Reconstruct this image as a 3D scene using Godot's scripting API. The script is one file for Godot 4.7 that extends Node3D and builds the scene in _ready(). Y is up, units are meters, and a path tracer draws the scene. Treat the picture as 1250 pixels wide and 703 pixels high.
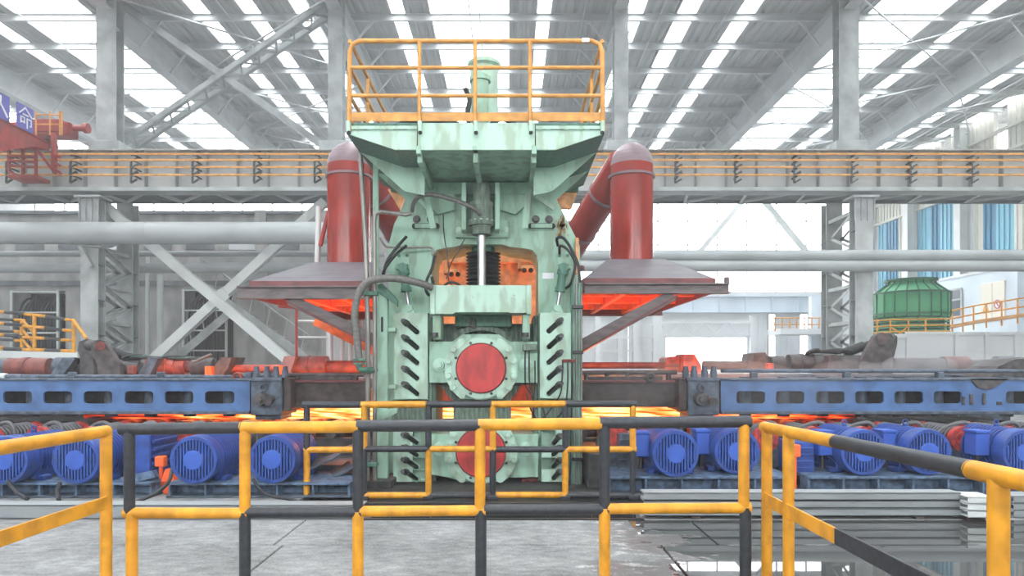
extends Node3D

const F := 833.0
const CX := 622.0
const CY := 446.0
const E := 1.57
const HR := 14.17      # roof height
const K := 0.81        # how near the front floor and its railings lie
const FY := E - 1.57 * K  # height of the front floor
var M := {}
var T := {}
var rng := RandomNumberGenerator.new()


class MB:
	var v := PackedVector3Array()
	var n := PackedVector3Array()

	func tri(a: Vector3, b: Vector3, c: Vector3, na: Vector3, nb: Vector3, nc: Vector3) -> void:
		if (b - a).cross(c - a).dot(na + nb + nc) > 0.0:
			v.append(a); v.append(c); v.append(b)
			n.append(na); n.append(nc); n.append(nb)
		else:
			v.append(a); v.append(b); v.append(c)
			n.append(na); n.append(nb); n.append(nc)

	func quad(a: Vector3, b: Vector3, c: Vector3, d: Vector3, m: Vector3) -> void:
		tri(a, b, c, m, m, m)
		tri(a, c, d, m, m, m)

	func flat(a: Vector3, b: Vector3, c: Vector3, d: Vector3, away: Vector3) -> void:
		var m := (b - a).cross(c - a).normalized()
		if m.dot(away) < 0.0:
			m = -m
		quad(a, b, c, d, m)

	# box with bevelled edges
	func box(c: Vector3, s: Vector3, bs := Basis.IDENTITY, bev := -1.0) -> MB:
		var h := s * 0.5
		var b := bev
		if b < 0.0:
			b = minf(0.012, 0.14 * minf(s.x, minf(s.y, s.z)))
		for a in 3:
			var u := (a + 1) % 3
			var w := (a + 2) % 3
			for sg in [-1.0, 1.0]:
				var m := Vector3.ZERO
				m[a] = sg
				var q := []
				for k in [[-1, -1], [1, -1], [1, 1], [-1, 1]]:
					var p := Vector3.ZERO
					p[a] = sg * h[a]
					p[u] = k[0] * (h[u] - b)
					p[w] = k[1] * (h[w] - b)
					q.append(c + bs * p)
				quad(q[0], q[1], q[2], q[3], bs * m)
		if b <= 0.0:
			return self
		for a in 3:
			var u := (a + 1) % 3
			var w := (a + 2) % 3
			for su in [-1.0, 1.0]:
				for sw in [-1.0, 1.0]:
					var q := []
					for k in [[-1, 0], [1, 0], [1, 1], [-1, 1]]:
						var p := Vector3.ZERO
						p[a] = k[0] * (h[a] - b)
						p[u] = su * (h[u] - (b if k[1] == 1 else 0.0))
						p[w] = sw * (h[w] - (0.0 if k[1] == 1 else b))
						q.append(c + bs * p)
					var m := Vector3.ZERO
					m[u] = su
					m[w] = sw
					quad(q[0], q[1], q[2], q[3], bs * m.normalized())
		for x in [-1.0, 1.0]:
			for y in [-1.0, 1.0]:
				for z in [-1.0, 1.0]:
					var m: Vector3 = bs * Vector3(x, y, z).normalized()
					tri(c + bs * Vector3(x * h.x, y * (h.y - b), z * (h.z - b)), c + bs * Vector3(x * (h.x - b), y * h.y, z * (h.z - b)), c + bs * Vector3(x * (h.x - b), y * (h.y - b), z * h.z), m, m, m)
		return self

	# axis aligned box between two corners
	func span(x0: float, x1: float, y0: float, y1: float, z0: float, z1: float, bev := -1.0) -> MB:
		return box(Vector3((x0 + x1) / 2, (y0 + y1) / 2, (z0 + z1) / 2), Vector3(absf(x1 - x0), absf(y1 - y0), absf(z1 - z0)), Basis.IDENTITY, bev)

	static func frame(d: Vector3, up := Vector3.UP) -> Basis:
		var z := d.normalized()
		if absf(z.dot(up)) > 0.999:
			up = Vector3.BACK if absf(z.z) < 0.9 else Vector3.RIGHT
		var x := up.cross(z).normalized()
		return Basis(x, z.cross(x), z)

	# bar of rectangular section from a to b: w across, h along up
	func bar(a: Vector3, b: Vector3, w: float, h: float, up := Vector3.UP, bev := 0.0) -> MB:
		return box((a + b) / 2, Vector3(w, h, a.distance_to(b)), frame(b - a, up), bev)

	# rolled H section from a to b: flanges lie across up
	func hbeam(a: Vector3, b: Vector3, w: float, h: float, t: float, up := Vector3.UP) -> MB:
		var fr := frame(b - a, up)
		var l := a.distance_to(b)
		var c := (a + b) / 2
		box(c, Vector3(t, h - 2 * t, l), fr, 0.0)
		box(c + fr.y * (h - t) / 2, Vector3(w, t, l), fr, 0.0)
		box(c - fr.y * (h - t) / 2, Vector3(w, t, l), fr, 0.0)
		return self

	func angle(a: Vector3, b: Vector3, w: float, t: float, up := Vector3.UP) -> MB:
		var fr := frame(b - a, up)
		var l := a.distance_to(b)
		var c := (a + b) / 2
		box(c + fr.x * w / 2, Vector3(w, t, l), fr, 0.0)
		box(c + fr.y * w / 2, Vector3(t, w, l), fr, 0.0)
		return self

	func tube(a: Vector3, b: Vector3, r0: float, r1 := -1.0, k := 14, caps := true) -> MB:
		if r1 < 0.0:
			r1 = r0
		var fr := frame(b - a)
		for i in k:
			var t0 := TAU * i / k
			var t1 := TAU * (i + 1) / k
			var e0 := fr.x * cos(t0) + fr.y * sin(t0)
			var e1 := fr.x * cos(t1) + fr.y * sin(t1)
			tri(a + e0 * r0, a + e1 * r0, b + e1 * r1, e0, e1, e1)
			tri(a + e0 * r0, b + e1 * r1, b + e0 * r1, e0, e1, e0)
			if caps:
				tri(a, a + e0 * r0, a + e1 * r0, -fr.z, -fr.z, -fr.z)
				tri(b, b + e0 * r1, b + e1 * r1, fr.z, fr.z, fr.z)
		return self

	# round section swept along points
	func path(p: Array, r: float, k := 8) -> MB:
		var x := Vector3.ZERO
		var rings := []
		var dirs := []
		for i in p.size():
			var d: Vector3 = (p[mini(i + 1, p.size() - 1)] - p[maxi(i - 1, 0)]).normalized()
			if i == 0:
				x = frame(d).x
			x = (x - d * x.dot(d)).normalized()
			var y := d.cross(x)
			var ring := []
			for j in k:
				ring.append(x * cos(TAU * j / k) + y * sin(TAU * j / k))
			rings.append(ring)
			dirs.append(d)
		for i in p.size() - 1:
			for j in k:
				var j2 := (j + 1) % k
				var a: Vector3 = rings[i][j]
				var b: Vector3 = rings[i][j2]
				var c: Vector3 = rings[i + 1][j2]
				var d: Vector3 = rings[i + 1][j]
				tri(p[i] + a * r, p[i] + b * r, p[i + 1] + c * r, a, b, c)
				tri(p[i] + a * r, p[i + 1] + c * r, p[i + 1] + d * r, a, c, d)
		for e in [0, p.size() - 1]:
			var m: Vector3 = -dirs[0] if e == 0 else dirs[e]
			for j in k:
				tri(p[e], p[e] + rings[e][j] * r, p[e] + rings[e][(j + 1) % k] * r, m, m, m)
		return self

	# profile of (radius, height) turned about xf's y axis
	func lathe(prof: Array, xf: Transform3D, k := 24, a0 := 0.0, a1 := TAU) -> MB:
		for s in prof.size() - 1:
			var p: Vector2 = prof[s]
			var q: Vector2 = prof[s + 1]
			var t := (q - p).normalized()
			var out := Vector2(t.y, -t.x)
			for i in k:
				var t0 := a0 + (a1 - a0) * i / k
				var t1 := a0 + (a1 - a0) * (i + 1) / k
				var e0 := Vector3(cos(t0), 0, sin(t0))
				var e1 := Vector3(cos(t1), 0, sin(t1))
				var n0: Vector3 = xf.basis * (e0 * out.x + Vector3.UP * out.y)
				var n1: Vector3 = xf.basis * (e1 * out.x + Vector3.UP * out.y)
				var a: Vector3 = xf * (e0 * p.x + Vector3.UP * p.y)
				var b: Vector3 = xf * (e1 * p.x + Vector3.UP * p.y)
				var c: Vector3 = xf * (e1 * q.x + Vector3.UP * q.y)
				var d: Vector3 = xf * (e0 * q.x + Vector3.UP * q.y)
				if p.x > 1e-5:
					tri(a, b, c, n0, n1, n1)
				if q.x > 1e-5:
					tri(a, c, d, n0, n1, n0)
		return self

	# outline in xf's x-y plane extruded over z0..z1 of xf
	func prism(poly: PackedVector2Array, z0: float, z1: float, xf := Transform3D.IDENTITY) -> MB:
		var ix := Geometry2D.triangulate_polygon(poly)
		var cw := Geometry2D.is_polygon_clockwise(poly)
		for z in [z0, z1]:
			var m: Vector3 = xf.basis.z * (1.0 if z == maxf(z0, z1) else -1.0)
			for i in range(0, ix.size(), 3):
				var a := poly[ix[i]]
				var b := poly[ix[i + 1]]
				var c := poly[ix[i + 2]]
				tri(xf * Vector3(a.x, a.y, z), xf * Vector3(b.x, b.y, z), xf * Vector3(c.x, c.y, z), m, m, m)
		for i in poly.size():
			var a := poly[i]
			var b := poly[(i + 1) % poly.size()]
			var e := (b - a).normalized()
			var m2 := Vector2(e.y, -e.x) * (-1.0 if cw else 1.0)
			var m: Vector3 = xf.basis * Vector3(m2.x, m2.y, 0)
			quad(xf * Vector3(a.x, a.y, z0), xf * Vector3(b.x, b.y, z0), xf * Vector3(b.x, b.y, z1), xf * Vector3(a.x, a.y, z1), m)
		return self

	# rectangle with a convex hole, extruded
	func holed(r: Rect2, hole: PackedVector2Array, z0: float, z1: float, xf := Transform3D.IDENTITY) -> MB:
		var mid := 0.0
		var cy := 0.0
		for p in hole:
			mid += p.x / hole.size()
			cy += p.y / hole.size()
		var top := -1e9
		var low := 1e9
		for i in hole.size():
			var p := hole[i]
			var q := hole[(i + 1) % hole.size()]
			if (p.x - mid) * (q.x - mid) <= 0.0 and absf(p.x - q.x) > 1e-9:
				var y := lerpf(p.y, q.y, (mid - p.x) / (q.x - p.x))
				top = maxf(top, y)
				low = minf(low, y)
		for side in [-1.0, 1.0]:
			var pts := []
			for p in hole:
				if (p.x - mid) * side > 1e-4:
					pts.append(p)
			pts.sort_custom(func(a, b): return atan2((a.x - mid) * side, a.y - cy) < atan2((b.x - mid) * side, b.y - cy))
			var x: float = r.end.x if side > 0 else r.position.x
			var o := PackedVector2Array([Vector2(mid, r.end.y), Vector2(x, r.end.y), Vector2(x, r.position.y), Vector2(mid, r.position.y), Vector2(mid, low)])
			pts.reverse()
			for p in pts:
				o.append(p)
			o.append(Vector2(mid, top))
			prism(o, z0, z1, xf)
		return self

	func hexnut(c: Vector3, axis: Vector3, r: float, t: float) -> MB:
		return tube(c, c + axis.normalized() * t, r, r, 6)


func X(px: float, d: float) -> float:
	return (px - CX) * d / F

func Y(py: float, d: float) -> float:
	return E + (CY - py) * d / F

func P(px: float, py: float, d: float) -> Vector3:
	return Vector3(X(px, d), Y(py, d), -d)

func S(n: float, d: float) -> float:
	return n * d / F

func poly(a: Array, d: float) -> PackedVector2Array:
	var o := PackedVector2Array()
	for p in a:
		o.append(Vector2(X(p[0], d), Y(p[1], d)))
	return o

func spline(p: Array, sub := 8) -> Array:
	var o := []
	for i in p.size() - 1:
		var a: Vector3 = p[maxi(i - 1, 0)]
		var b: Vector3 = p[i]
		var c: Vector3 = p[i + 1]
		var d: Vector3 = p[mini(i + 2, p.size() - 1)]
		for k in sub:
			o.append(b.cubic_interpolate(c, a, d, float(k) / sub))
	o.append(p[-1])
	return o

func pix(a: Array) -> Array:
	var o := []
	for p in a:
		o.append(P(p[0], p[1], p[2]))
	return o

# one named mesh under a parent; corners are given in the world
func mk(mb: MB, called: String, m: Material, parent: Node3D = null, uv := Rect2(), rise := 0.0) -> MeshInstance3D:
	var at := parent.global_position if parent else Vector3.ZERO
	var home := Vector3.ZERO
	if parent == null:
		var bb := AABB(mb.v[0], Vector3.ZERO)
		for p in mb.v:
			bb = bb.expand(p)
		home = Vector3(bb.get_center().x, bb.position.y, bb.get_center().z)
		at = home
	var arr := []
	arr.resize(Mesh.ARRAY_MAX)
	var vv := PackedVector3Array()
	vv.resize(mb.v.size())
	for i in mb.v.size():
		vv[i] = mb.v[i] - at
	arr[Mesh.ARRAY_VERTEX] = vv
	arr[Mesh.ARRAY_NORMAL] = mb.n
	if uv.size.x > 0.0:
		var u := PackedVector2Array()
		u.resize(vv.size())
		for i in vv.size():
			u[i] = Vector2((mb.v[i].x - uv.position.x) / uv.size.x, (mb.v[i].z + mb.v[i].y * rise - uv.position.y) / uv.size.y)
		arr[Mesh.ARRAY_TEX_UV] = u
	var me := ArrayMesh.new()
	me.add_surface_from_arrays(Mesh.PRIMITIVE_TRIANGLES, arr)
	me.surface_set_material(0, m)
	var o := MeshInstance3D.new()
	o.name = called
	o.mesh = me
	o.cast_shadow = GeometryInstance3D.SHADOW_CASTING_SETTING_ON
	(parent if parent else self).add_child(o, true)
	o.position = home
	return o

func tag(o: Node3D, label: String, category: String, group := "", kind := "") -> Node3D:
	o.set_meta("label", label)
	o.set_meta("category", category)
	if group:
		o.set_meta("group", group)
	if kind:
		o.set_meta("kind", kind)
	return o

func thing(called: String, label: String, category: String, at: Vector3, group := "", kind := "") -> Node3D:
	var o := Node3D.new()
	o.name = called
	add_child(o, true)
	o.position = at
	return tag(o, label, category, group, kind)

func dup(root: Node3D, at: Vector3, label: String) -> Node3D:
	var r: Node3D = root.duplicate()
	add_child(r, true)
	r.position = at
	r.set_meta("label", label)
	return r

func noise(seed_: int, freq: float, oct: int, lo: float, hi: float, size := 512, kind := FastNoiseLite.TYPE_SIMPLEX_SMOOTH) -> Image:
	var fn := FastNoiseLite.new()
	fn.seed = seed_
	fn.frequency = freq
	fn.noise_type = kind
	fn.fractal_octaves = oct
	var im := fn.get_seamless_image(size, size)
	im.convert(Image.FORMAT_L8)
	var by := im.get_data()
	for i in by.size():
		by[i] = int(clampf(lerpf(lo, hi, by[i] / 255.0), 0, 1) * 255.0)
	return Image.create_from_data(size, size, false, Image.FORMAT_L8, by)

func tex(im: Image) -> ImageTexture:
	return ImageTexture.create_from_image(im)

func paint(called: String, c: Color, rough: float, metal := 0.0, t: Texture2D = null, sc := Vector3.ONE, bump: Texture2D = null, bscale := 0.3) -> StandardMaterial3D:
	var m := StandardMaterial3D.new()
	m.resource_name = called
	m.albedo_color = c
	m.roughness = rough
	m.metallic = metal
	if t:
		m.albedo_texture = t
	if bump:
		m.heightmap_enabled = true
		m.heightmap_texture = bump
		m.heightmap_scale = bscale
	if t or bump:
		m.uv1_triplanar = true
		m.uv1_world_triplanar = true
		m.uv1_scale = sc
	M[called] = m
	return m

func rgb(r: float, g: float, b: float) -> Color:
	return Color(r / 255.0, g / 255.0, b / 255.0)

func _ready() -> void:
	rng.seed = 7
	# ---- camera, sky, exposure
	var cam := Camera3D.new()
	cam.name = "camera"
	add_child(cam)
	cam.position = Vector3(0, E, 0)
	cam.projection = Camera3D.PROJECTION_FRUSTUM
	cam.near = 0.1
	cam.far = 200.0
	cam.size = 703.0 / F * 0.1
	cam.frustum_offset = Vector2((625.0 - CX) / F, (CY - 351.5) / F) * 0.1
	cam.current = true
	var env := Environment.new()
	var sky := Sky.new()
	var sm := ProceduralSkyMaterial.new()
	sm.sky_top_color = Color(0.965, 0.985, 1.0)
	sm.sky_horizon_color = Color(1.0, 1.0, 0.99)
	sm.ground_horizon_color = Color(0.8, 0.8, 0.8)
	sm.ground_bottom_color = Color(0.45, 0.45, 0.45)
	sm.sky_energy_multiplier = 4.4
	sm.ground_energy_multiplier = 1.0
	sky.sky_material = sm
	env.background_mode = Environment.BG_SKY
	env.sky = sky
	env.ambient_light_source = Environment.AMBIENT_SOURCE_SKY
	env.tonemap_mode = Environment.TONE_MAPPER_LINEAR
	env.tonemap_exposure = 0.38
	env.volumetric_fog_enabled = true
	env.volumetric_fog_density = 0.006
	env.volumetric_fog_albedo = Color(0.96, 0.97, 0.98)
	env.sdfgi_enabled = true
	env.ssao_enabled = true
	env.ssil_enabled = true
	var we := WorldEnvironment.new()
	we.name = "world_environment"
	we.environment = env
	add_child(we)
	materials()
	setting()
	roof()
	steelwork()
	pipes_and_left()
	right_back()
	crane()
	mill()
	platform()
	hoods()
	table_and_drives()
	motors()
	railings()
	small_things()


func materials() -> void:
	T.dirt = tex(noise(1, 0.008, 4, 0.78, 1.1))
	T.soft = tex(noise(2, 0.006, 3, 0.9, 1.06))
	var sn := noise(8, 0.01, 5, 0.0, 1.0)
	var sc := Image.create(512, 512, false, Image.FORMAT_RGB8)
	for j in 512:
		for i in 512:
			var q := smoothstep(0.25, 0.6, sn.get_pixel(i, j).r)
			sc.set_pixel(i, j, Color(lerpf(0.88, 1.0, q), lerpf(0.855, 1.0, q), lerpf(0.83, 1.0, q)))
	T.stain = tex(sc)
	T.fine = tex(noise(3, 0.06, 4, 0.75, 1.1))
	T.bump = tex(noise(4, 0.05, 4, 0.0, 1.0))
	T.grime = tex(noise(5, 0.012, 5, 0.55, 1.18))
	T.worn = tex(noise(6, 0.02, 5, 0.72, 1.15))
	var st := Vector3(1.2, 0.22, 1.2)
	paint("pipe_grey", rgb(170, 176, 177), 0.5, 0.0, T.soft, Vector3.ONE * 0.25)
	paint("steel_grey", rgb(186, 191, 190), 0.55, 0.0, T.dirt, Vector3.ONE * 0.25)
	paint("steel_pale", rgb(208, 212, 210), 0.5, 0.0, T.soft, Vector3.ONE * 0.2)
	paint("steel_dark", rgb(120, 124, 126), 0.6, 0.0, T.dirt, Vector3.ONE * 0.4)
	paint("roof_sheet", rgb(192, 194, 193), 0.6, 0.0, T.soft, Vector3(0.5, 0.5, 0.06))
	paint("roof_steel", rgb(208, 211, 211), 0.55, 0.0, T.soft, Vector3.ONE * 0.2)
	paint("wall_grey", rgb(176, 175, 172), 0.85, 0.0, T.dirt, Vector3(0.3, 0.12, 0.3))
	paint("wall_white", rgb(226, 229, 230), 0.75, 0.0, T.soft, Vector3.ONE * 0.1)
	paint("wall_cream", rgb(214, 212, 200), 0.7, 0.0, T.soft, Vector3.ONE * 0.1)
	paint("wall_bluish", rgb(214, 226, 236), 0.7, 0.0, T.soft, Vector3.ONE * 0.1)
	paint("clad_blue", rgb(26, 118, 154), 0.5, 0.0, T.soft, Vector3(0.3, 0.1, 0.3))
	paint("clad_light_blue", rgb(108, 176, 198), 0.5, 0.0, T.soft, Vector3(0.3, 0.1, 0.3))
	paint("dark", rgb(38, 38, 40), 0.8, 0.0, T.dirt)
	paint("yellow", rgb(232, 160, 36), 0.42, 0.0, T.dirt, Vector3.ONE * 1.3, T.bump, 0.02)
	paint("yellow_pale", rgb(226, 160, 78), 0.5, 0.0, T.dirt, Vector3.ONE)
	paint("black_paint", rgb(52, 54, 60), 0.42, 0.0, T.worn, Vector3.ONE * 2.0, T.bump, 0.02)
	paint("rubber", rgb(40, 41, 43), 0.55, 0.0, T.fine, Vector3.ONE * 2.0)
	paint("hose_grey", rgb(118, 116, 112), 0.5, 0.2, T.worn, Vector3.ONE * 2.0)
	paint("pipe_steel", rgb(150, 146, 140), 0.4, 0.5, T.worn, st)
	paint("mill_green", rgb(160, 196, 175), 0.5, 0.0, T.stain, Vector3(0.8, 0.3, 0.8), T.bump, 0.03)
	paint("mill_pale", rgb(184, 216, 198), 0.48, 0.0, T.stain, Vector3(0.7, 0.25, 0.7))
	paint("mill_dirty", rgb(130, 168, 150), 0.55, 0.0, T.grime, Vector3(2.2, 0.3, 2.2), T.bump, 0.05)
	paint("mill_deep", rgb(78, 124, 106), 0.5, 0.0, T.worn, Vector3(1.5, 0.6, 1.5))
	paint("mill_grime", rgb(122, 140, 124), 0.6, 0.0, T.grime, Vector3(3.0, 0.5, 3.0), T.bump, 0.08)
	paint("orange_paint", rgb(255, 184, 126), 0.5, 0.0, T.dirt, Vector3.ONE * 1.2)
	paint("orange_marker", rgb(255, 104, 44), 0.5)
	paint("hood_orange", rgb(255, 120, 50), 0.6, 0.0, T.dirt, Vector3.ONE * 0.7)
	paint("red_cap", rgb(196, 62, 62), 0.5, 0.0, T.dirt, Vector3(1.5, 0.6, 1.5))
	paint("duct_red", rgb(154, 42, 30), 0.2, 0.0, T.dirt, Vector3(1.0, 0.3, 1.0))
	paint("duct_dusty", rgb(132, 112, 118), 0.35, 0.1, T.dirt, Vector3.ONE * 0.7)
	paint("hood_grey", rgb(106, 101, 108), 0.5, 0.0, T.dirt, Vector3.ONE * 0.5)
	paint("hood_rim", rgb(116, 104, 104), 0.5, 0.1, T.worn, Vector3(0.3, 1.0, 1.0))
	paint("hood_red", rgb(120, 62, 62), 0.5, 0.0, T.worn, Vector3(0.3, 1.0, 1.0))
	paint("machine_red", rgb(136, 68, 58), 0.5, 0.0, T.grime, Vector3.ONE * 0.9)
	paint("machine_hot_red", rgb(184, 78, 54), 0.45, 0.0, T.grime, Vector3.ONE * 0.9)
	paint("machine_grey", rgb(88, 82, 82), 0.6, 0.0, T.grime, Vector3.ONE * 0.9, T.bump, 0.1)
	paint("machine_slate", rgb(92, 104, 120), 0.55, 0.0, T.grime, Vector3.ONE * 0.9)
	paint("guide_brown", rgb(78, 64, 60), 0.65, 0.0, T.grime, Vector3(0.8, 1.2, 0.8))
	paint("table_blue", rgb(78, 114, 166), 0.5, 0.0, T.dirt, Vector3(0.6, 0.6, 0.6), T.bump, 0.03)
	paint("motor_blue", rgb(43, 78, 158), 0.42, 0.0, T.dirt, Vector3.ONE * 1.5)
	paint("motor_bright", rgb(54, 92, 182), 0.4, 0.0, T.soft, Vector3.ONE)
	paint("bed_blue", rgb(96, 120, 150), 0.6, 0.0, T.grime, Vector3.ONE * 1.2)
	paint("shaft_red", rgb(196, 60, 52), 0.45, 0.0, T.grime, Vector3.ONE * 1.6)
	paint("coil_grey", rgb(104, 104, 106), 0.5, 0.2, T.worn, Vector3.ONE * 3.0)
	paint("bolt_dark", rgb(72, 72, 72), 0.4, 0.6, T.worn, Vector3.ONE * 4.0)
	paint("galvanised", rgb(150, 155, 157), 0.5, 0.25, T.soft, Vector3(0.4, 4.0, 4.0))
	paint("roller_steel", rgb(92, 86, 84), 0.22, 0.6, T.worn, Vector3.ONE * 2.0)
	paint("crane_red", rgb(166, 46, 38), 0.5, 0.0, T.dirt, Vector3.ONE * 0.6)
	paint("sign_purple", rgb(88, 84, 172), 0.5)
	paint("white_paint", rgb(236, 236, 240), 0.5)
	paint("tower_green", rgb(58, 150, 98), 0.4, 0.0, T.soft, Vector3(0.5, 0.2, 0.5))
	paint("tower_deep", rgb(28, 92, 60), 0.5)
	paint("red_rust", rgb(128, 42, 36), 0.6, 0.0, T.grime, Vector3.ONE * 1.5)
	paint("chrome", rgb(176, 176, 178), 0.3, 1.0)
	paint("cable_black", rgb(44, 46, 48), 0.6)
	paint("window_dark", rgb(86, 96, 106), 0.2)
	paint("door_cream", rgb(226, 220, 206), 0.6)
	var g := paint("glass", Color(1, 1, 1, 0.12), 0.08)
	g.transparency = BaseMaterial3D.TRANSPARENCY_ALPHA
	g = paint("skylight", Color(0.96, 0.98, 1.0, 0.1), 0.1)
	g.transparency = BaseMaterial3D.TRANSPARENCY_ALPHA
	# hot steel: brightest where the mill has just pressed it
	var hn := FastNoiseLite.new()
	hn.seed = 21
	hn.frequency = 0.035
	hn.fractal_octaves = 4
	var hi := Image.create(512, 64, false, Image.FORMAT_RGB8)
	for j in 64:
		for i in 512:
			var x := i / 512.0
			var heat := 0.84 - pow(absf(x - 0.51) * 2.0, 3.2) * 0.72
			heat += 0.7 * hn.get_noise_2d(i * 1.1 + j * 1.5, j * 3.0)
			heat = clampf(heat, 0.02, 1.0)
			hi.set_pixel(i, j, Color(clampf(heat * 1.9, 0, 1), clampf(pow(heat, 1.7) * 0.86, 0, 1), clampf(pow(heat, 3.2) * 0.55, 0, 1)))
	var gt := tex(hi)
	var hot := paint("hot_steel", rgb(120, 60, 40), 0.7)
	hot.emission_enabled = true
	hot.emission = Color.WHITE
	hot.emission_operator = BaseMaterial3D.EMISSION_OP_MULTIPLY
	hot.emission_texture = gt
	hot.emission_energy_multiplier = 7.0
	# concrete floor: dry on one side, damp and then under water on the other
	var wd := 960
	var hg := 640
	var fa := FastNoiseLite.new()
	fa.seed = 11
	fa.frequency = 1.1
	fa.fractal_octaves = 5
	var fb := FastNoiseLite.new()
	fb.seed = 12
	fb.frequency = 7.0
	fb.fractal_octaves = 4
	var fc := FastNoiseLite.new()
	fc.seed = 13
	fc.frequency = 40.0
	fc.fractal_octaves = 2
	var al := PackedByteArray()
	al.resize(wd * hg)
	var ro := PackedByteArray()
	ro.resize(wd * hg)
	for j in hg:
		var d := 8.0 - 8.0 * (j + 0.5) / hg
		for i in wd:
			var x := -6.0 + 12.0 * (i + 0.5) / wd
			var big := fa.get_noise_2d(x, d)
			var mid := fb.get_noise_2d(x * 0.7, d * 1.3)
			var grain := fc.get_noise_2d(x, d)
			var dry := 0.52 + 0.1 * big + 0.1 * mid + 0.1 * grain
			# water level over the slab
			var lev := (x - 1.25) * 1.5 + big * 0.9 + mid * 0.35
			if d > 6.35:
				lev += (d - 6.35) * 1.5 if x > 1.2 else -0.3
			elif d > 5.5 and x < 1.95:
				lev -= 0.55
			var damp := smoothstep(-1.0, -0.35, lev)
			var wet := smoothstep(-0.02, 0.06, lev)
			var speck := smoothstep(0.1, 0.35, mid + grain * 0.5)
			var a := lerpf(dry, 0.36 + 0.06 * big + 0.34 * speck * (1.0 - smoothstep(-0.5, -0.1, lev)), damp)
			a = lerpf(a, 0.27, wet)
			var r := lerpf(0.85, 0.42, damp)
			r = lerpf(r, 0.02, wet)
			al[j * wd + i] = int(clampf(a, 0, 1) * 255)
			ro[j * wd + i] = int(clampf(r, 0, 1) * 255)
	var m := paint("concrete", rgb(250, 250, 250), 1.0)
	m.albedo_texture = tex(Image.create_from_data(wd, hg, false, Image.FORMAT_L8, al))
	m.roughness_texture = tex(Image.create_from_data(wd, hg, false, Image.FORMAT_L8, ro))
	paint("concrete_far", rgb(150, 150, 150), 0.85, 0.0, T.dirt, Vector3.ONE * 0.5)


func wall_panels(parent: Node3D, x0: float, x1: float, y0: float, y1: float, d: float, m: Material, w := 1.0) -> void:
	var k := int(ceil((x1 - x0) / w))
	for i in k:
		var b := MB.new()
		var a := x0 + i * w
		var e := minf(a + w, x1)
		b.span(a + 0.01, e - 0.01, y0, y1, -d, -d - 0.08, 0.0)
		for r in 3:
			var rx := a + (e - a) * (r + 0.5) / 3.0
			b.span(rx - 0.04, rx + 0.04, y0, y1, -d + 0.04, -d, 0.0)
		mk(b, "cladding_panel", m, parent)


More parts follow.
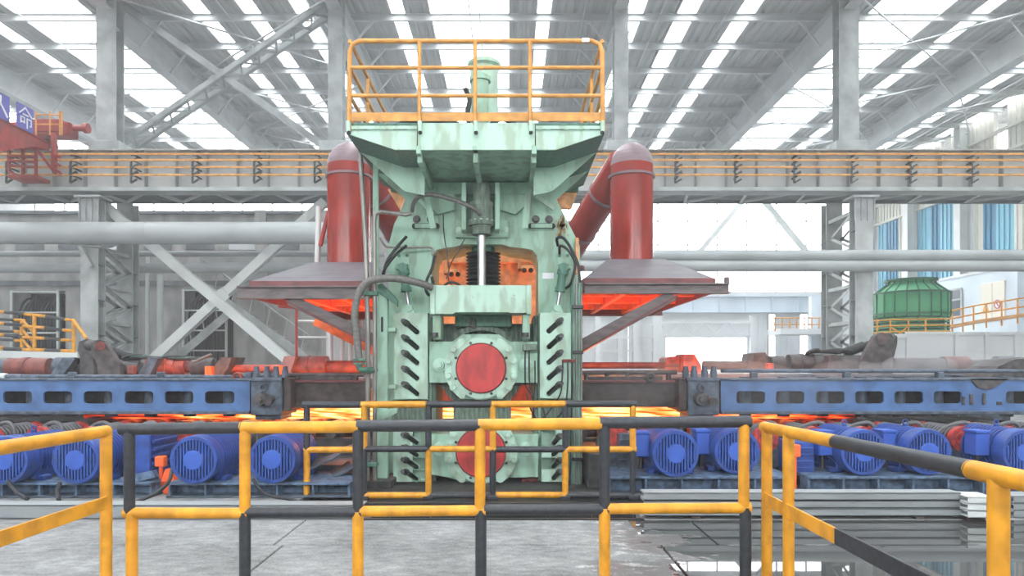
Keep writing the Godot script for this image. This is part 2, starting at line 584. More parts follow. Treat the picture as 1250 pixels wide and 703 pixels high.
func setting() -> void:
	# ---- floor: front slabs, mill pit, hall floor behind
	var fl := thing("floor", "concrete floor of large slabs, dry and pale by the yellow posts, under water beside the steel channels", "floor", Vector3.ZERO, "", "structure")
	# the front floor stands a step above the mill floor
	var uv := Rect2(-6 * K, -8 * K, 12 * K, 8 * K)
	var rows := [[5.97, 6.93, [-9.0, -5.9, -2.07, 1.83, 5.7, 9.0]], [3.3, 5.97, [-9.0, -6.0, -1.98, 1.325, 4.6, 9.0]], [0.3, 3.3, [-9.0, -4.2, -0.3, 3.4, 9.0]]]
	for r in rows:
		for i in r[2].size() - 1:
			var b := MB.new()
			b.span(r[2][i] * K + 0.006, r[2][i + 1] * K - 0.006, FY - 0.18, FY, -r[0] * K - 0.006, -r[1] * K + 0.006, 0.005)
			mk(b, "concrete_slab", M.concrete, fl, uv)
	var b := MB.new()
	var zs := -6.945 * K
	b.span(-33, 27, -0.7, FY - 0.181, 12, zs, 0.0)
	b.span(-33, -9.0 * K, FY - 0.18, FY - 0.005, 12, zs, 0.0)
	b.span(9.0 * K, 27, FY - 0.18, FY - 0.005, 12, zs, 0.0)
	b.span(-9.0 * K, 9.0 * K, FY - 0.18, FY - 0.005, 12, -0.3 * K, 0.0)
	b.span(-33, -1.5 * K, -0.7, FY - 0.001, zs, -7.4 * K, 0.0)
	b.span(1.37 * K, 27, -0.7, FY - 0.001, zs, -7.4 * K, 0.0)
	b.span(-33, -2.46, -0.7, -0.004, -7.4 * K, -8.5, 0.0)
	b.span(1.62, 27, -0.7, -0.004, -7.4 * K, -8.5, 0.0)
	b.span(-33, 27, -0.7, -0.004, -8.5, -48, 0.0)
	mk(b, "floor_base", M.concrete_far, fl)
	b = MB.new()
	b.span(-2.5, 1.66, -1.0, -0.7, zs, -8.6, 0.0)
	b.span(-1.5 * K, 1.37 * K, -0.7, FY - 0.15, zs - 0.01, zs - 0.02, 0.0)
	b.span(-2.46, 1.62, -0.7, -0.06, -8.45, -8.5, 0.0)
	mk(b, "pit_shade_sheet", M.dark, fl)  # near black colour stands in for the shade down in the pit
	b = MB.new()
	b.span(-2.46, 1.62, -0.004, 0.002, -8.5, -12.5, 0.0)
	mk(b, "oily_plate", paint("oily", rgb(66, 64, 62), 0.6, 0.0, T.grime, Vector3.ONE), fl)
	b = MB.new()
	b.span(-1.5 * K, 1.37 * K, FY - 0.1, FY + 0.01, zs + 0.01, zs - 0.02, 0.0)
	mk(b, "pit_edge_angle", M.bolt_dark, fl)
	# ---- hall walls
	var wl := thing("wall_left", "pale clad end wall of the hall far beyond the red crane", "wall", Vector3(-32, 0, -20), "", "structure")
	b = MB.new()
	b.span(-32.3, -32, 0, 15, 12, -48, 0.0)
	mk(b, "cladding", M.wall_white, wl)
	var wf := thing("wall_front", "pale clad wall of the hall behind the viewer", "wall", Vector3(0, 0, 11), "", "structure")
	b = MB.new()
	b.span(-32.3, 26.3, 0, 5.5, 11.0, 11.3, 0.0)
	b.span(-32.3, 26.3, 9.0, 15.0, 11.0, 11.3, 0.0)
	for i in 9:
		b.span(-32.3 + i * 7.0, -30.8 + i * 7.0, 5.5, 9.0, 11.0, 11.3, 0.0)
	mk(b, "cladding", M.wall_white, wf)
	# back wall: clad below, a broad band of glazing above
	var wb := thing("wall_back", "white clad far wall below the bright window band", "wall", Vector3(0, 0, -46), "", "structure")
	var dx0 := X(810, 46)
	var dx1 := X(914, 46)
	var dy := Y(410, 46)
	wall_panels(wb, -32, dx0, 0, 5.0, 46, M.wall_white, 2.0)
	wall_panels(wb, dx1, X(938, 46), 0, 5.0, 46, M.wall_white, 1.3)
	wall_panels(wb, X(946, 46), X(977, 46), 0, 5.0, 46, M.wall_white, 0.9)
	wall_panels(wb, X(986, 46), 26, 0, 5.0, 46, M.wall_white, 1.5)
	b = MB.new()
	b.span(dx0, dx1, dy, 5.0, -46, -46.08, 0.0)
	b.span(-32, 26, 5.0, 6.55, -46, -46.1, 0.0)
	b.span(-32, 26, 12.9, 15, -46, -46.1, 0.0)
	mk(b, "cladding", M.wall_white, wb)
	b = MB.new()
	b.hbeam(Vector3(-8, 5.65, -45.6), Vector3(X(1015, 46), 5.65, -45.6), 0.5, 1.1, 0.05)
	for i in 16:
		var gx := -7.0 + i * 1.75
		b.span(gx - 0.03, gx + 0.03, 5.1, 6.15, -45.35, -45.6, 0.0)
	mk(b, "edge_girder", M.wall_bluish, wb)
	var wi := thing("window_1", "long bright glazed band high in the far wall", "window", Vector3(0, 6.55, -46), "", "structure")
	for i in 29:
		b = MB.new()
		var x0 := -32 + i * 2.0
		b.span(x0 + 0.03, x0 + 1.97, 6.55, 12.9, -46.04, -46.06, 0.0)
		mk(b, "glass_pane", M.glass, wi)
		b = MB.new()
		b.span(x0 - 0.04, x0 + 0.04, 6.55, 12.9, -45.98, -46.1, 0.0)
		mk(b, "mullion", M.wall_white, wi)
	for y in [8.1, 9.7, 11.3]:
		b = MB.new()
		b.span(-32, 26, y - 0.03, y + 0.03, -45.98, -46.1, 0.0)
		mk(b, "transom", M.wall_white, wi)
	var k := 2
	for pr in [[938, 946], [977, 986]]:
		var wn := thing("window_%d" % k, ["tall bright strip window in the far wall beside the doorway", "tall bright strip window in the far wall nearer the lattice column"][k - 2], "window", Vector3(X(pr[0], 46), 0.6, -46), "", "structure")
		b = MB.new()
		b.span(X(pr[0], 46), X(pr[1], 46), 0.0, 5.0, -46.04, -46.06, 0.0)
		mk(b, "glass_pane", M.glass, wn)
		k += 1
	var dr := thing("door_1", "wide open bright gateway in the far wall under a white lattice truss", "door", Vector3((dx0 + dx1) / 2, 0, -46), "", "structure")
	b = MB.new()
	b.span(dx0 - 0.15, dx0 + 0.15, 0, dy, -45.9, -46.2)
	b.span(dx1 - 0.15, dx1 + 0.15, 0, dy, -45.9, -46.2)
	b.span(dx0, dx1, dy - 0.12, dy + 0.12, -45.9, -46.2)
	mk(b, "door_frame", M.wall_white, dr)
	# white lattice truss over the gateway
	var tr := thing("lattice_truss", "white lattice truss above the bright gateway", "truss", Vector3(dx0, Y(408, 44), -44))
	for y in [393.0, 408.0]:
		b = MB.new()
		b.bar(P(805, y, 44), P(918, y, 44), 0.15, 0.15)
		mk(b, "chord", M.wall_white, tr)
	for i in 8:
		b = MB.new()
		b.bar(P(805 + i * 14, 393 if i % 2 == 0 else 408, 44), P(819 + i * 14, 408 if i % 2 == 0 else 393, 44), 0.1, 0.1)
		mk(b, "web_bar", M.wall_white, tr)
	for px in [805.0, 918.0]:
		b = MB.new()
		b.bar(Vector3(X(px, 44), 0, -44), P(px, 385, 44), 0.25, 0.25)
		mk(b, "post", M.wall_white, tr)
	# white frames of the far bay between hood and gateway
	var wfm := thing("trim_1", "white wall posts and rails by the far wall seen under the hood arm", "wall framing", Vector3(X(760, 44), 0, -44), "", "structure")
	for px in [730.0, 757.0, 776.0, 800.0]:
		b = MB.new()
		b.span(X(px, 44) - 0.16, X(px, 44) + 0.16, 0, 5.0, -43.9, -44.2, 0.0)
		mk(b, "post", M.wall_white, wfm)
	for py in [396.0, 412.0, 428.0]:
		b = MB.new()
		b.bar(P(725, py, 44), P(802, py, 44), 0.1, 0.12)
		mk(b, "rail", M.wall_white, wfm)
	# right wall, receding: blue sheets between pale piers
	var wr := thing("wall_right", "receding side wall of blue, pale blue and cream sheets between white piers", "wall", Vector3(24, 0, -30), "", "structure")
	# [px from, px to, material]
	var strips := [[1062, 1072, "wall_white"], [1072, 1081, "clad_light_blue"], [1081, 1097, "clad_blue"], [1097, 1107, "wall_cream"], [1107, 1123, "clad_light_blue"], [1123, 1136, "clad_light_blue"], [1136, 1148, "clad_blue"], [1148, 1168, "clad_light_blue"], [1168, 1178, "wall_cream"], [1178, 1190, "wall_white"], [1190, 1200, "wall_cream"], [1200, 1216, "clad_blue"], [1216, 1238, "clad_light_blue"], [1238, 1262, "wall_cream"], [1262, 1300, "clad_blue"], [1300, 1360, "wall_cream"], [1360, 1450, "clad_blue"]]
	var z_of := func(px: float) -> float: return 24.0 * F / (px - CX)
	for s in strips:
		b = MB.new()
		var d0: float = minf(z_of.call(float(s[0])), 46.0)
		var d1: float = z_of.call(float(s[1]))
		var top := 10.7
		b.span(24.0, 24.2, 0, top, -d0, -d1, 0.0)
		var nr := int((d0 - d1) / 0.35)
		for i in nr:
			var z := -d0 + (i + 0.5) * 0.35
			b.span(23.94, 24.0, 0, top, z - 0.06, z + 0.06, 0.0)
		mk(b, "cladding_panel", M[s[2]], wr)
	b = MB.new()
	b.span(24.2, 24.3, 0, 10.7, -20, -46, 0.0)
	b.span(24.0, 24.3, 0, 15, 12, -24.2, 0.0)
	mk(b, "backing", M.wall_cream, wr)
	for s in [[1050, 1149, 0], [1149, 1161, 1], [1161, 1213, 0], [1213, 1230, 1], [1230, 1450, 0]]:
		var d0: float = minf(z_of.call(float(s[0])), 46.0)
		var d1: float = z_of.call(float(s[1]))
		b = MB.new()
		if s[2] == 1:
			b.span(24.1, 24.12, 10.7, 15, -d0, -d1, 0.0)
			mk(b, "glass_pane", M.glass, wr)
			continue
		b.span(24.0, 24.2, 10.7, 15, -d0, -d1, 0.0)
		for i in int((d0 - d1) / 0.35):
			var z := -d0 + (i + 0.5) * 0.35
			b.span(23.95, 24.0, 10.7, 15, z - 0.06, z + 0.06, 0.0)
		mk(b, "upper_panel", M.wall_cream, wr)
	for y in [10.7, 11.9, 13.0]:
		b = MB.new()
		b.span(23.85, 24.0, y - 0.07, y + 0.07, -22, -46, 0.0)
		mk(b, "girt", M.wall_cream, wr)
	for px in [1067.0, 1118.0, 1183.0]:
		b = MB.new()
		var d: float = z_of.call(px)
		b.hbeam(Vector3(23.65, 0, -d), Vector3(23.65, 14, -d), 0.5, 0.6, 0.05, Vector3.RIGHT)
		mk(b, "pier", M.steel_pale, wr)


func roof() -> void:
	var c := thing("ceiling", "grey corrugated roof with long bright skylight strips on grey rafters and purlins", "roof", Vector3(0, HR, -20), "", "structure")
	var lights := [[-29.6, -28.9], [-26.8, -24.2], [-22.45, -21.8], [-19.35, -18.65], [-17.7, -14.9], [-11.3, -10.65], [-9.5, -8.85], [-7.65, -7.0], [-4.25, -3.7], [-2.85, 0.0], [0.96, 1.5], [4.08, 4.8], [5.97, 6.7], [8.1, 8.8], [12.8, 15.5], [16.5, 17.15], [19.5, 20.1], [21.3, 21.9], [23.4, 24.0]]
	var z0 := 12.0
	var z1 := -46.2
	var x := -32.3
	var all := lights.duplicate()
	all.append([26.3, 26.3])
	for s in all:
		var b := MB.new()
		var p := []
		var px := x
		while px < s[0] - 0.01:
			for q in [[0.0, 0.0], [0.14, 0.0], [0.18, 0.07], [0.28, 0.07]]:
				if px + q[0] < s[0]:
					p.append(Vector2(px + q[0], HR + 0.02 + q[1]))
			px += 0.32
		p.append(Vector2(s[0], HR + 0.02))
		for i in p.size() - 1:
			var t: Vector2 = (p[i + 1] - p[i]).normalized()
			b.quad(Vector3(p[i].x, p[i].y, z0), Vector3(p[i + 1].x, p[i + 1].y, z0), Vector3(p[i + 1].x, p[i + 1].y, z1), Vector3(p[i].x, p[i].y, z1), Vector3(t.y, -t.x, 0))
		b.span(x, s[0], HR + 0.1, HR + 0.14, z0, z1, 0.0)
		mk(b, "roof_sheet", M.roof_sheet, c)
		if s[1] > s[0]:
			b = MB.new()
			b.span(s[0], s[1], HR + 0.03, HR + 0.05, z0, z1, 0.0)
			mk(b, "skylight_pane", M.skylight, c)
			b = MB.new()
			b.span(s[0] - 0.03, s[0] + 0.03, HR - 0.02, HR + 0.1, z0, z1, 0.0)
			b.span(s[1] - 0.03, s[1] + 0.03, HR - 0.02, HR + 0.1, z0, z1, 0.0)
			if s[1] - s[0] > 2.0:
				var mid: float = (s[0] + s[1]) / 2
				b.span(mid - 0.025, mid + 0.025, HR - 0.01, HR + 0.06, z0, z1, 0.0)
				for q in [0.25, 0.75]:
					var qx: float = lerpf(s[0], s[1], q)
					b.span(qx - 0.008, qx + 0.008, HR + 0.0, HR + 0.03, z0, z1, 0.0)
			mk(b, "skylight_frame", M.roof_steel, c)
		x = s[1]
	var purl := []
	for k in range(-15, 10):
		var d := 24.5 + 2.2 * k
		purl.append(d)
		var b := MB.new()
		b.span(-32, 26, HR - 0.24, HR, -d - 0.012, -d + 0.012, 0.0)
		b.span(-32, 26, HR - 0.26, HR - 0.24, -d - 0.02, -d + 0.09, 0.0)
		b.span(-32, 26, HR - 0.02, HR, -d - 0.02, -d + 0.09, 0.0)
		mk(b, "purlin", M.roof_steel, c)
	for rx in [-28.6, -21.0, -13.4, -5.8, 3.7, 11.3, 18.9]:
		var b := MB.new()
		b.hbeam(Vector3(rx, HR - 0.53, z0), Vector3(rx, HR - 0.53, -22.7), 0.42, 0.5, 0.03)
		b.hbeam(Vector3(rx, HR - 0.78, -22.7), Vector3(rx, HR - 0.78, z1), 0.42, 1.0, 0.03)
		var r := mk(b, "rafter", M.roof_steel, c)
		for d in purl:
			if d < 24.0:
				continue
			for s in [-1.0, 1.0]:
				b = MB.new()
				b.bar(Vector3(rx + s * 0.95, HR - 0.2, -d + 0.03), Vector3(rx + s * 0.12, HR - 1.2, -d + 0.03), 0.07, 0.07)
				mk(b, "fly_brace", M.roof_steel, r)
	for rx in [-24.8, -17.2, -9.9, -6.9, -1.05, 2.6, 5.3, 7.6, 15.1, 17.8, 22.0]:
		var b := MB.new()
		b.tube(Vector3(rx, HR - 0.3, -14), Vector3(rx, HR - 0.3, -46), 0.02, -1, 6)
		mk(b, "sag_rod", M.roof_steel, c)
	# wind bracing rods
	for s in [[-13.4, -5.8], [11.3, 18.9], [18.9, 23.9]]:
		for k in 3:
			var d := 22.3 + k * 6.6
			var b := MB.new()
			b.tube(Vector3(s[0], HR - 0.42, -d), Vector3(s[1], HR - 0.42, -d - 6.6), 0.035, -1, 6)
			b.tube(Vector3(s[1], HR - 0.5, -d), Vector3(s[0], HR - 0.5, -d - 6.6), 0.035, -1, 6)
			mk(b, "bracing_rod", M.roof_steel, c)


func lattice_column(x: float, label: String) -> void:
	var c := thing("lattice_column", label, "column", Vector3(x, 0, -22.9), "lattice columns carrying the crane girder")
	var top := Y(243, 22.0)
	for s in [[-21.95, top], [-23.95, 7.22]]:
		var z: float = s[0]
		var b := MB.new()
		b.hbeam(Vector3(x, 0, z), Vector3(x, s[1], z), 0.56, 0.42, 0.035, Vector3.BACK)
		var leg := mk(b, "leg", M.steel_grey, c)
		for i in 5:
			b = MB.new()
			b.span(x - 0.27, x + 0.27, 1.4 + i * 1.12, 1.43 + i * 1.12, z - 0.18, z + 0.2, 0.0)
			mk(b, "stiffener", M.steel_dark, leg)
	var n := 5
	for i in n:
		var y0 := 0.6 + i * (top - 1.0) / n
		var y1 := 0.6 + (i + 1) * (top - 1.0) / n
		var mid := (y0 + y1) / 2
		for s in [-0.2, 0.2]:
			var b := MB.new()
			b.angle(Vector3(x + s, y0, -22.15), Vector3(x + s, mid, -23.75), 0.1, 0.015, Vector3.RIGHT)
			b.angle(Vector3(x + s, mid, -23.75), Vector3(x + s, y1, -22.15), 0.1, 0.015, Vector3.RIGHT)
			mk(b, "lacing_bar", M.steel_grey, c)
		var b := MB.new()
		b.span(x - 0.22, x + 0.22, y1 - 0.06, y1 + 0.06, -22.1, -23.8, 0.0)
		mk(b, "tie_plate", M.steel_grey, c)
	var b := MB.new()
	b.span(x - 0.42, x + 0.42, top - 0.03, top + 0.04, -21.6, -22.3)
	for i in 4:
		b.span(x - 0.3 + i * 0.2 - 0.015, x - 0.3 + i * 0.2 + 0.015, top - 0.75, top - 0.03, -21.68, -21.75, 0.0)
	mk(b, "head_plate", M.steel_grey, c)


func steelwork() -> void:
	lattice_column(X(115, 22.0), "grey steel lattice column standing behind the red lever and yellow stair rails")
	lattice_column(X(1050, 22.0), "grey steel lattice column standing beside the green cooling tower")
	var ups := [[-13.4, 0.66, "tall grey roof column above the girder beside the red crane"], [-5.8, 0.46, "tall grey roof column between the lattice brace and the green mill platform"], [3.72, 0.46, "tall grey roof column rising just past the platform rail and red duct elbow"], [11.28, 0.66, "tall grey roof column above the girder over the cooling tower side column"]]
	for u in ups:
		var b := MB.new()
		b.hbeam(Vector3(u[0], 9.0, -22.9), Vector3(u[0], HR, -22.9), u[1], 0.5, 0.04, Vector3.BACK)
		var c := thing("roof_column", u[2], "column", Vector3(u[0], 9.0, -22.9), "roof columns above the crane girder")
		mk(b, "shaft", M.steel_grey, c)
		b = MB.new()
		b.span(u[0] - 0.5, u[0] + 0.5, 8.4, 9.0, -22.5, -23.3)
		mk(b, "foot_block", M.steel_grey, c)
	# ---- crane girder
	var gt := Y(185, 22)
	var gb := Y(231, 22)
	var g := thing("crane_girder", "long pale grey plate girder with stiffeners spanning the whole hall", "girder", Vector3(0, gb, -22))
	var b := MB.new()
	b.span(-28, 23.5, gb, gt, -22.0, -22.04, 0.0)
	mk(b, "web", M.steel_pale, g)
	b = MB.new()
	b.span(-28, 23.5, gt - 0.04, gt, -21.72, -22.3, 0.0)
	mk(b, "top_flange", M.steel_grey, g)
	b = MB.new()
	b.span(-28, 23.5, gb - 0.12, gb, -21.7, -22.3, 0.0)
	mk(b, "bottom_flange", M.steel_grey, g)
	for i in range(-28, 24):
		b = MB.new()
		var x := i * 0.98 + 0.1
		b.span(x - 0.012, x + 0.012, gb, gt - 0.04, -21.8, -22.0, 0.0)
		mk(b, "stiffener", M.steel_grey, g)
	# black hangers on every second stiffener
	var rail_y := [Y(188, 21.6), Y(195.5, 21.6), Y(204, 21.6), Y(213.5, 21.6)]
	for px in [12.0, 90.0, 164.0, 239.0, 314.0, 388.0, 828.0, 901.0, 973.0, 1043.0, 1115.0, 1190.0]:
		b = MB.new()
		for i in 4:
			var c := Vector3(X(px, 21.6), rail_y[i], -21.6)
			b.bar(c + Vector3(0, -0.03, 0), c + Vector3(0, -0.03, -0.4), 0.04, 0.04)
			b.bar(c + Vector3(0.12, 0.08, 0), c + Vector3(-0.1, -0.04, 0), 0.05, 0.05)
			if i > 0:
				b.bar(c + Vector3(-0.1, -0.04, 0), c + Vector3(-0.1, -0.26, 0.02), 0.05, 0.05)
				b.bar(c + Vector3(-0.1, -0.26, 0.02), c + Vector3(0.1, -0.14, 0.02), 0.05, 0.05)
		mk(b, "rail_hanger", M.cable_black, g)
	for i in 4:
		b = MB.new()
		b.span(-28, 23.5, rail_y[i] - 0.03, rail_y[i] + 0.03, -21.57, -21.63, 0.0)
		tag(mk(b, "conductor_rail", M.yellow_pale), ["topmost yellow conductor rail along the edge of the crane girder", "second yellow conductor rail from the top of the crane girder", "third yellow conductor rail down the crane girder face", "lowest yellow conductor rail on the crane girder face"][i], "rail", "yellow conductor rails on the crane girder")
	# horizontal wind truss behind the bottom flange
	var w := thing("wind_truss", "flat grey bracing truss lying behind the bottom flange of the crane girder", "truss", Vector3(0, gb, -23))
	b = MB.new()
	b.span(-28, 23.5, gb + 0.0, gb + 0.2, -23.9, -24.0, 0.0)
	b.span(-28, 23.5, gb + 0.1, gb + 0.12, -22.3, -23.95, 0.0)
	mk(b, "walk_plate", M.steel_dark, w)
	for i in range(-14, 12):
		var x := i * 1.96
		b = MB.new()
		b.angle(Vector3(x, gb + 0.02, -22.25), Vector3(x + 0.3, gb + 0.02, -23.9), 0.09, 0.02)
		mk(b, "strut", M.steel_pale, w)
		b = MB.new()
		b.angle(Vector3(x + 0.3, gb + 0.02, -23.9), Vector3(x + 1.96, gb + 0.02, -22.25), 0.07, 0.02)
		mk(b, "diagonal", M.steel_pale, w)
	# ---- cross brace of two broad bars under the girder
	var cb := thing("cross_brace", "broad pale steel cross brace in front of the grey wall", "brace", P(270, 440, 22.6))
	for s in [[[122, 246], [352, 440], 22.5], [[397, 246], [188, 438], 22.75]]:
		b = MB.new()
		b.hbeam(P(s[0][0], s[0][1], s[2]), P(s[1][0], s[1][1], s[2]), 0.3, 0.26, 0.03, Vector3.BACK)
		mk(b, "brace_bar", M.steel_pale, cb)
	b = MB.new()
	b.box(P(270, 362, 22.6), Vector3(0.42, 0.42, 0.04), Basis(Vector3.BACK, 0.75))
	mk(b, "gusset_plate", M.steel_pale, cb)
	# cross brace on the far side of the bright opening
	cb = thing("cross_brace", "faint pale steel cross brace before the bright window band", "brace", P(880, 310, 40))
	b = MB.new()
	b.bar(P(925, 236, 45.6), P(988, 312, 45.6), 0.35, 0.3)
	mk(b, "brace_bar", M.steel_pale, cb)
	b = MB.new()
	b.bar(P(915, 236, 45.6), P(850, 312, 45.6), 0.3, 0.3)
	mk(b, "brace_bar", M.steel_pale, cb)
	# ---- lattice brace in the roof bay and the bar crossing it
	var lb := thing("lattice_brace", "long grey lattice brace slanting up from the roof column by the crane", "brace", P(145, 184, 23.1))
	var a0 := P(142, 181, 23.3)
	var a1 := P(402, 2, 23.3)
	var c0 := P(158, 186, 23.9)
	var c1 := P(412, 14, 23.9)
	b = MB.new()
	b.angle(a0, a1, 0.16, 0.03)
	mk(b, "chord", M.steel_grey, lb)
	b = MB.new()
	b.angle(c0, c1, 0.16, 0.03)
	mk(b, "chord", M.steel_grey, lb)
	for i in 12:
		b = MB.new()
		b.bar(a0.lerp(a1, i / 12.0), c0.lerp(c1, (i + 0.5) / 12.0), 0.06, 0.06)
		b.bar(c0.lerp(c1, (i + 0.5) / 12.0), a0.lerp(a1, (i + 1) / 12.0), 0.06, 0.06)
		mk(b, "lacing_bar", M.steel_grey, lb)
	b = MB.new()
	b.bar(P(132, -6, 23.6), P(403, 184, 23.6), 0.22, 0.3, Vector3.BACK)
	tag(mk(b, "roof_brace", M.steel_grey), "plain grey brace bar crossing the lattice brace below the skylights", "brace")


func pipe_run(called: String, label: String, a: Vector3, b: Vector3, r: float, m: Material, every := 0.0) -> Node3D:
	var t := thing(called, label, "pipe", a)
	var mb := MB.new()
	mb.tube(a, b, r, -1, 28)
	mk(mb, "barrel", m, t)
	if every > 0.0:
		var n := int(a.distance_to(b) / every)
		for i in range(1, n):
			var p := a.lerp(b, float(i) / n)
			mb = MB.new()
			mb.tube(p, p + (b - a).normalized() * 0.04, r + 0.012, -1, 28)
			mk(mb, "weld_band", m, t)
	return t


func pipes_and_left() -> void:
	pipe_run("gas_pipe", "thick pale grey pipe running before the grey wall above the cross brace", P(-60, 284.5, 21.3), P(420, 284.5, 21.3), 0.343, M.pipe_grey, 6.0)
	pipe_run("service_pipe", "thinner upper grey pipe behind the cross brace", P(-60, 310, 24.5), P(470, 310, 24.5), 0.1, M.pipe_grey)
	pipe_run("service_pipe", "lower grey pipe behind the cross brace", P(-60, 327, 24.5), P(500, 327, 24.5), 0.185, M.pipe_grey, 6.0)
	pipe_run("water_pipe", "upper of two grey pipes crossing the bright opening", P(690, 311.5, 21.5), P(1300, 311.5, 21.5), 0.17, M.pipe_grey, 9.0)
	pipe_run("water_pipe", "lower of two grey pipes crossing the bright opening", P(690, 324.5, 21.5), P(1300, 324.5, 21.5), 0.18, M.pipe_grey, 9.0)
	for s in [[180.0, 310.0, 2.4, "slim upright pale pipe left of the cross brace"], [195.5, 335.0, 3.6, "thicker upright pale pipe left of the cross brace"]]:
		var z := 25.5
		pipe_run("riser_pipe", s[3], Vector3(X(s[0], z), 0, -z), P(s[0], s[1], z), S(s[2], z), M.steel_pale)
	# pipe bracket on the column
	var pb := thing("pipe_bracket", "grey bracket arm under the thick pipe on the lattice column", "bracket", P(110, 328, 21.5))
	var b := MB.new()
	b.bar(P(92, 297, 21.6), P(125, 300, 21.6), 0.2, 0.15)
	mk(b, "bracket_bar", M.steel_grey, pb)
	b = MB.new()
	b.bar(P(97, 298, 21.6), P(112, 326, 21.6), 0.15, 0.12)
	mk(b, "bracket_strut", M.steel_grey, pb)
	# ---- grey inner wall with two openings
	var d := 27.0
	var wi := thing("wall_inner", "dull grey rendered wall behind the pipes and cross brace", "wall", Vector3(-15, 0, -d), "", "structure")
	var xe := X(520, d)
	var top := Y(258, d)
	b = MB.new()
	var ops := [[X(13, d), X(80, d), Y(447, d), Y(355, d)], [X(222, d), X(285, d), Y(443, d), Y(353, d)]]
	b.span(-32, xe, ops[0][3], top, -d, -d - 0.4, 0.0)
	b.span(-32, ops[0][0], 0, ops[0][3], -d, -d - 0.4, 0.0)
	b.span(ops[0][1], ops[1][0], 0, ops[0][3], -d, -d - 0.4, 0.0)
	b.span(ops[1][1], xe, 0, ops[0][3], -d, -d - 0.4, 0.0)
	for o in ops:
		b.span(o[0], o[1], 0, o[2], -d, -d - 0.4, 0.0)
	b.span(ops[0][0] - 1, ops[1][1] + 1, 0, top - 1, -d - 1.2, -d - 1.4, 0.0)
	mk(b, "masonry", M.wall_grey, wi)
	b = MB.new()
	b.span(-32, xe, top - 0.12, top, -d + 0.15, -d, 0.0)
	b.span(-32, xe, Y(346, d) - 0.1, Y(346, d) + 0.1, -d + 0.1, -d, 0.0)
	mk(b, "wall_beam", M.steel_dark, wi)
	for px in [160.0, 320.0, 400.0]:
		b = MB.new()
		b.span(X(px, d) - 0.2, X(px, d) + 0.2, 0, top, -d + 0.22, -d, 0.0)
		mk(b, "pilaster", M.wall_grey, wi)
	for i in 8:
		b = MB.new()
		var px := 20.0 + i * 52.0
		b.span(X(px, d), X(px + 34, d), Y(305, d), Y(292, d), -d + 0.05, -d, 0.0)
		mk(b, "recessed_window", M.steel_dark if i % 3 != 2 else M.wall_white, wi)
	k_cable_opening(ops[0], d, "framed wall opening full of black cables behind the yellow rails")
	k_cable_opening(ops[1], d, "framed wall opening full of black cables behind the stair")
	# ---- stair going down behind the cross brace
	var st := thing("staircase", "grey steel stair with lattice sides behind the cross brace", "stairs", P(370, 440, 25.2))
	var ztr := [-25.0, -25.8]
	for z in ztr:
		var q := -float(z)
		b = MB.new()
		b.bar(P(230, 336, q), P(460, 498, q), 0.06, 0.28)
		mk(b, "stringer", M.steel_grey, st)
		b = MB.new()
		b.tube(P(245, 315, q), P(378, 410, q), 0.03, -1, 6)
		mk(b, "handrail", M.steel_grey, st)
		for i in 7:
			b = MB.new()
			var px := 240.0 + i * 21.0
			var py := 343.0 + i * 14.8
			b.tube(P(px, py, q), P(px + 6, py - 27, q), 0.022, -1, 6)
			mk(b, "baluster", M.steel_grey, st)
	for i in 14:
		var t := (i + 0.5) / 14.0
		var p := P(230, 336, 25.0).lerp(P(372, 436, 25.0), t)
		b = MB.new()
		b.span(p.x - 0.14, p.x + 0.14, p.y, p.y + 0.03, -25.03, -25.77, 0.0)
		mk(b, "tread", M.steel_grey, st)
	var st2 := thing("staircase", "short lower steel stair flight in front of the cable opening", "stairs", P(225, 440, 26.2))
	for z in [-25.95, -26.5]:
		var q := -float(z)
		b = MB.new()
		b.bar(P(153, 490, q), P(292, 372, q), 0.06, 0.3)
		mk(b, "stringer", M.steel_grey, st2)
		b = MB.new()
		b.tube(P(205, 420, q), P(280, 355, q), 0.03, -1, 6)
		mk(b, "handrail", M.steel_grey, st2)
		for i in 5:
			b = MB.new()
			b.tube(P(218 + i * 16, 434 - i * 13.6, q), P(214 + i * 16, 411 - i * 13.6, q), 0.022, -1, 6)
			mk(b, "baluster", M.steel_grey, st2)
	for i in 9:
		var t := (i + 0.5) / 9.0
		var p := P(212, 440, 26.2).lerp(P(292, 372, 26.2), t)
		b = MB.new()
		b.span(p.x - 0.14, p.x + 0.14, p.y, p.y + 0.03, -25.97, -26.48, 0.0)
		mk(b, "tread", M.steel_grey, st2)
	# ---- walkway with yellow and black rails at the side
	d = 19.0
	var wk := thing("walkway", "pale steel walkway beam carrying yellow and black rails before the grey wall", "walkway", P(40, 440, d))
	b = MB.new()
	b.bar(P(-60, 430.5, d), P(96, 435, d), 0.12, 0.2)
	b.bar(P(-60, 430.5, d + 1.4), P(96, 434, d + 1.4), 0.12, 0.2)
	b.span(X(-60, d), X(96, d), Y(434, d) + 0.05, Y(434, d) + 0.1, -d, -d - 1.4, 0.0)
	mk(b, "deck", M.steel_pale, wk)
	b = MB.new()
	b.bar(Vector3(X(20, d), 0, -d - 0.7), Vector3(X(20, d), Y(434, d), -d - 0.7), 0.2, 0.2)
	b.bar(Vector3(X(88, d), 0, -d - 0.7), Vector3(X(88, d), Y(434, d), -d - 0.7), 0.2, 0.2)
	mk(b, "leg", M.steel_grey, wk)
	var hr := thing("guard_rail", "yellow and black guard rail on the walkway by the grey wall", "railing", P(40, 431, d), "")
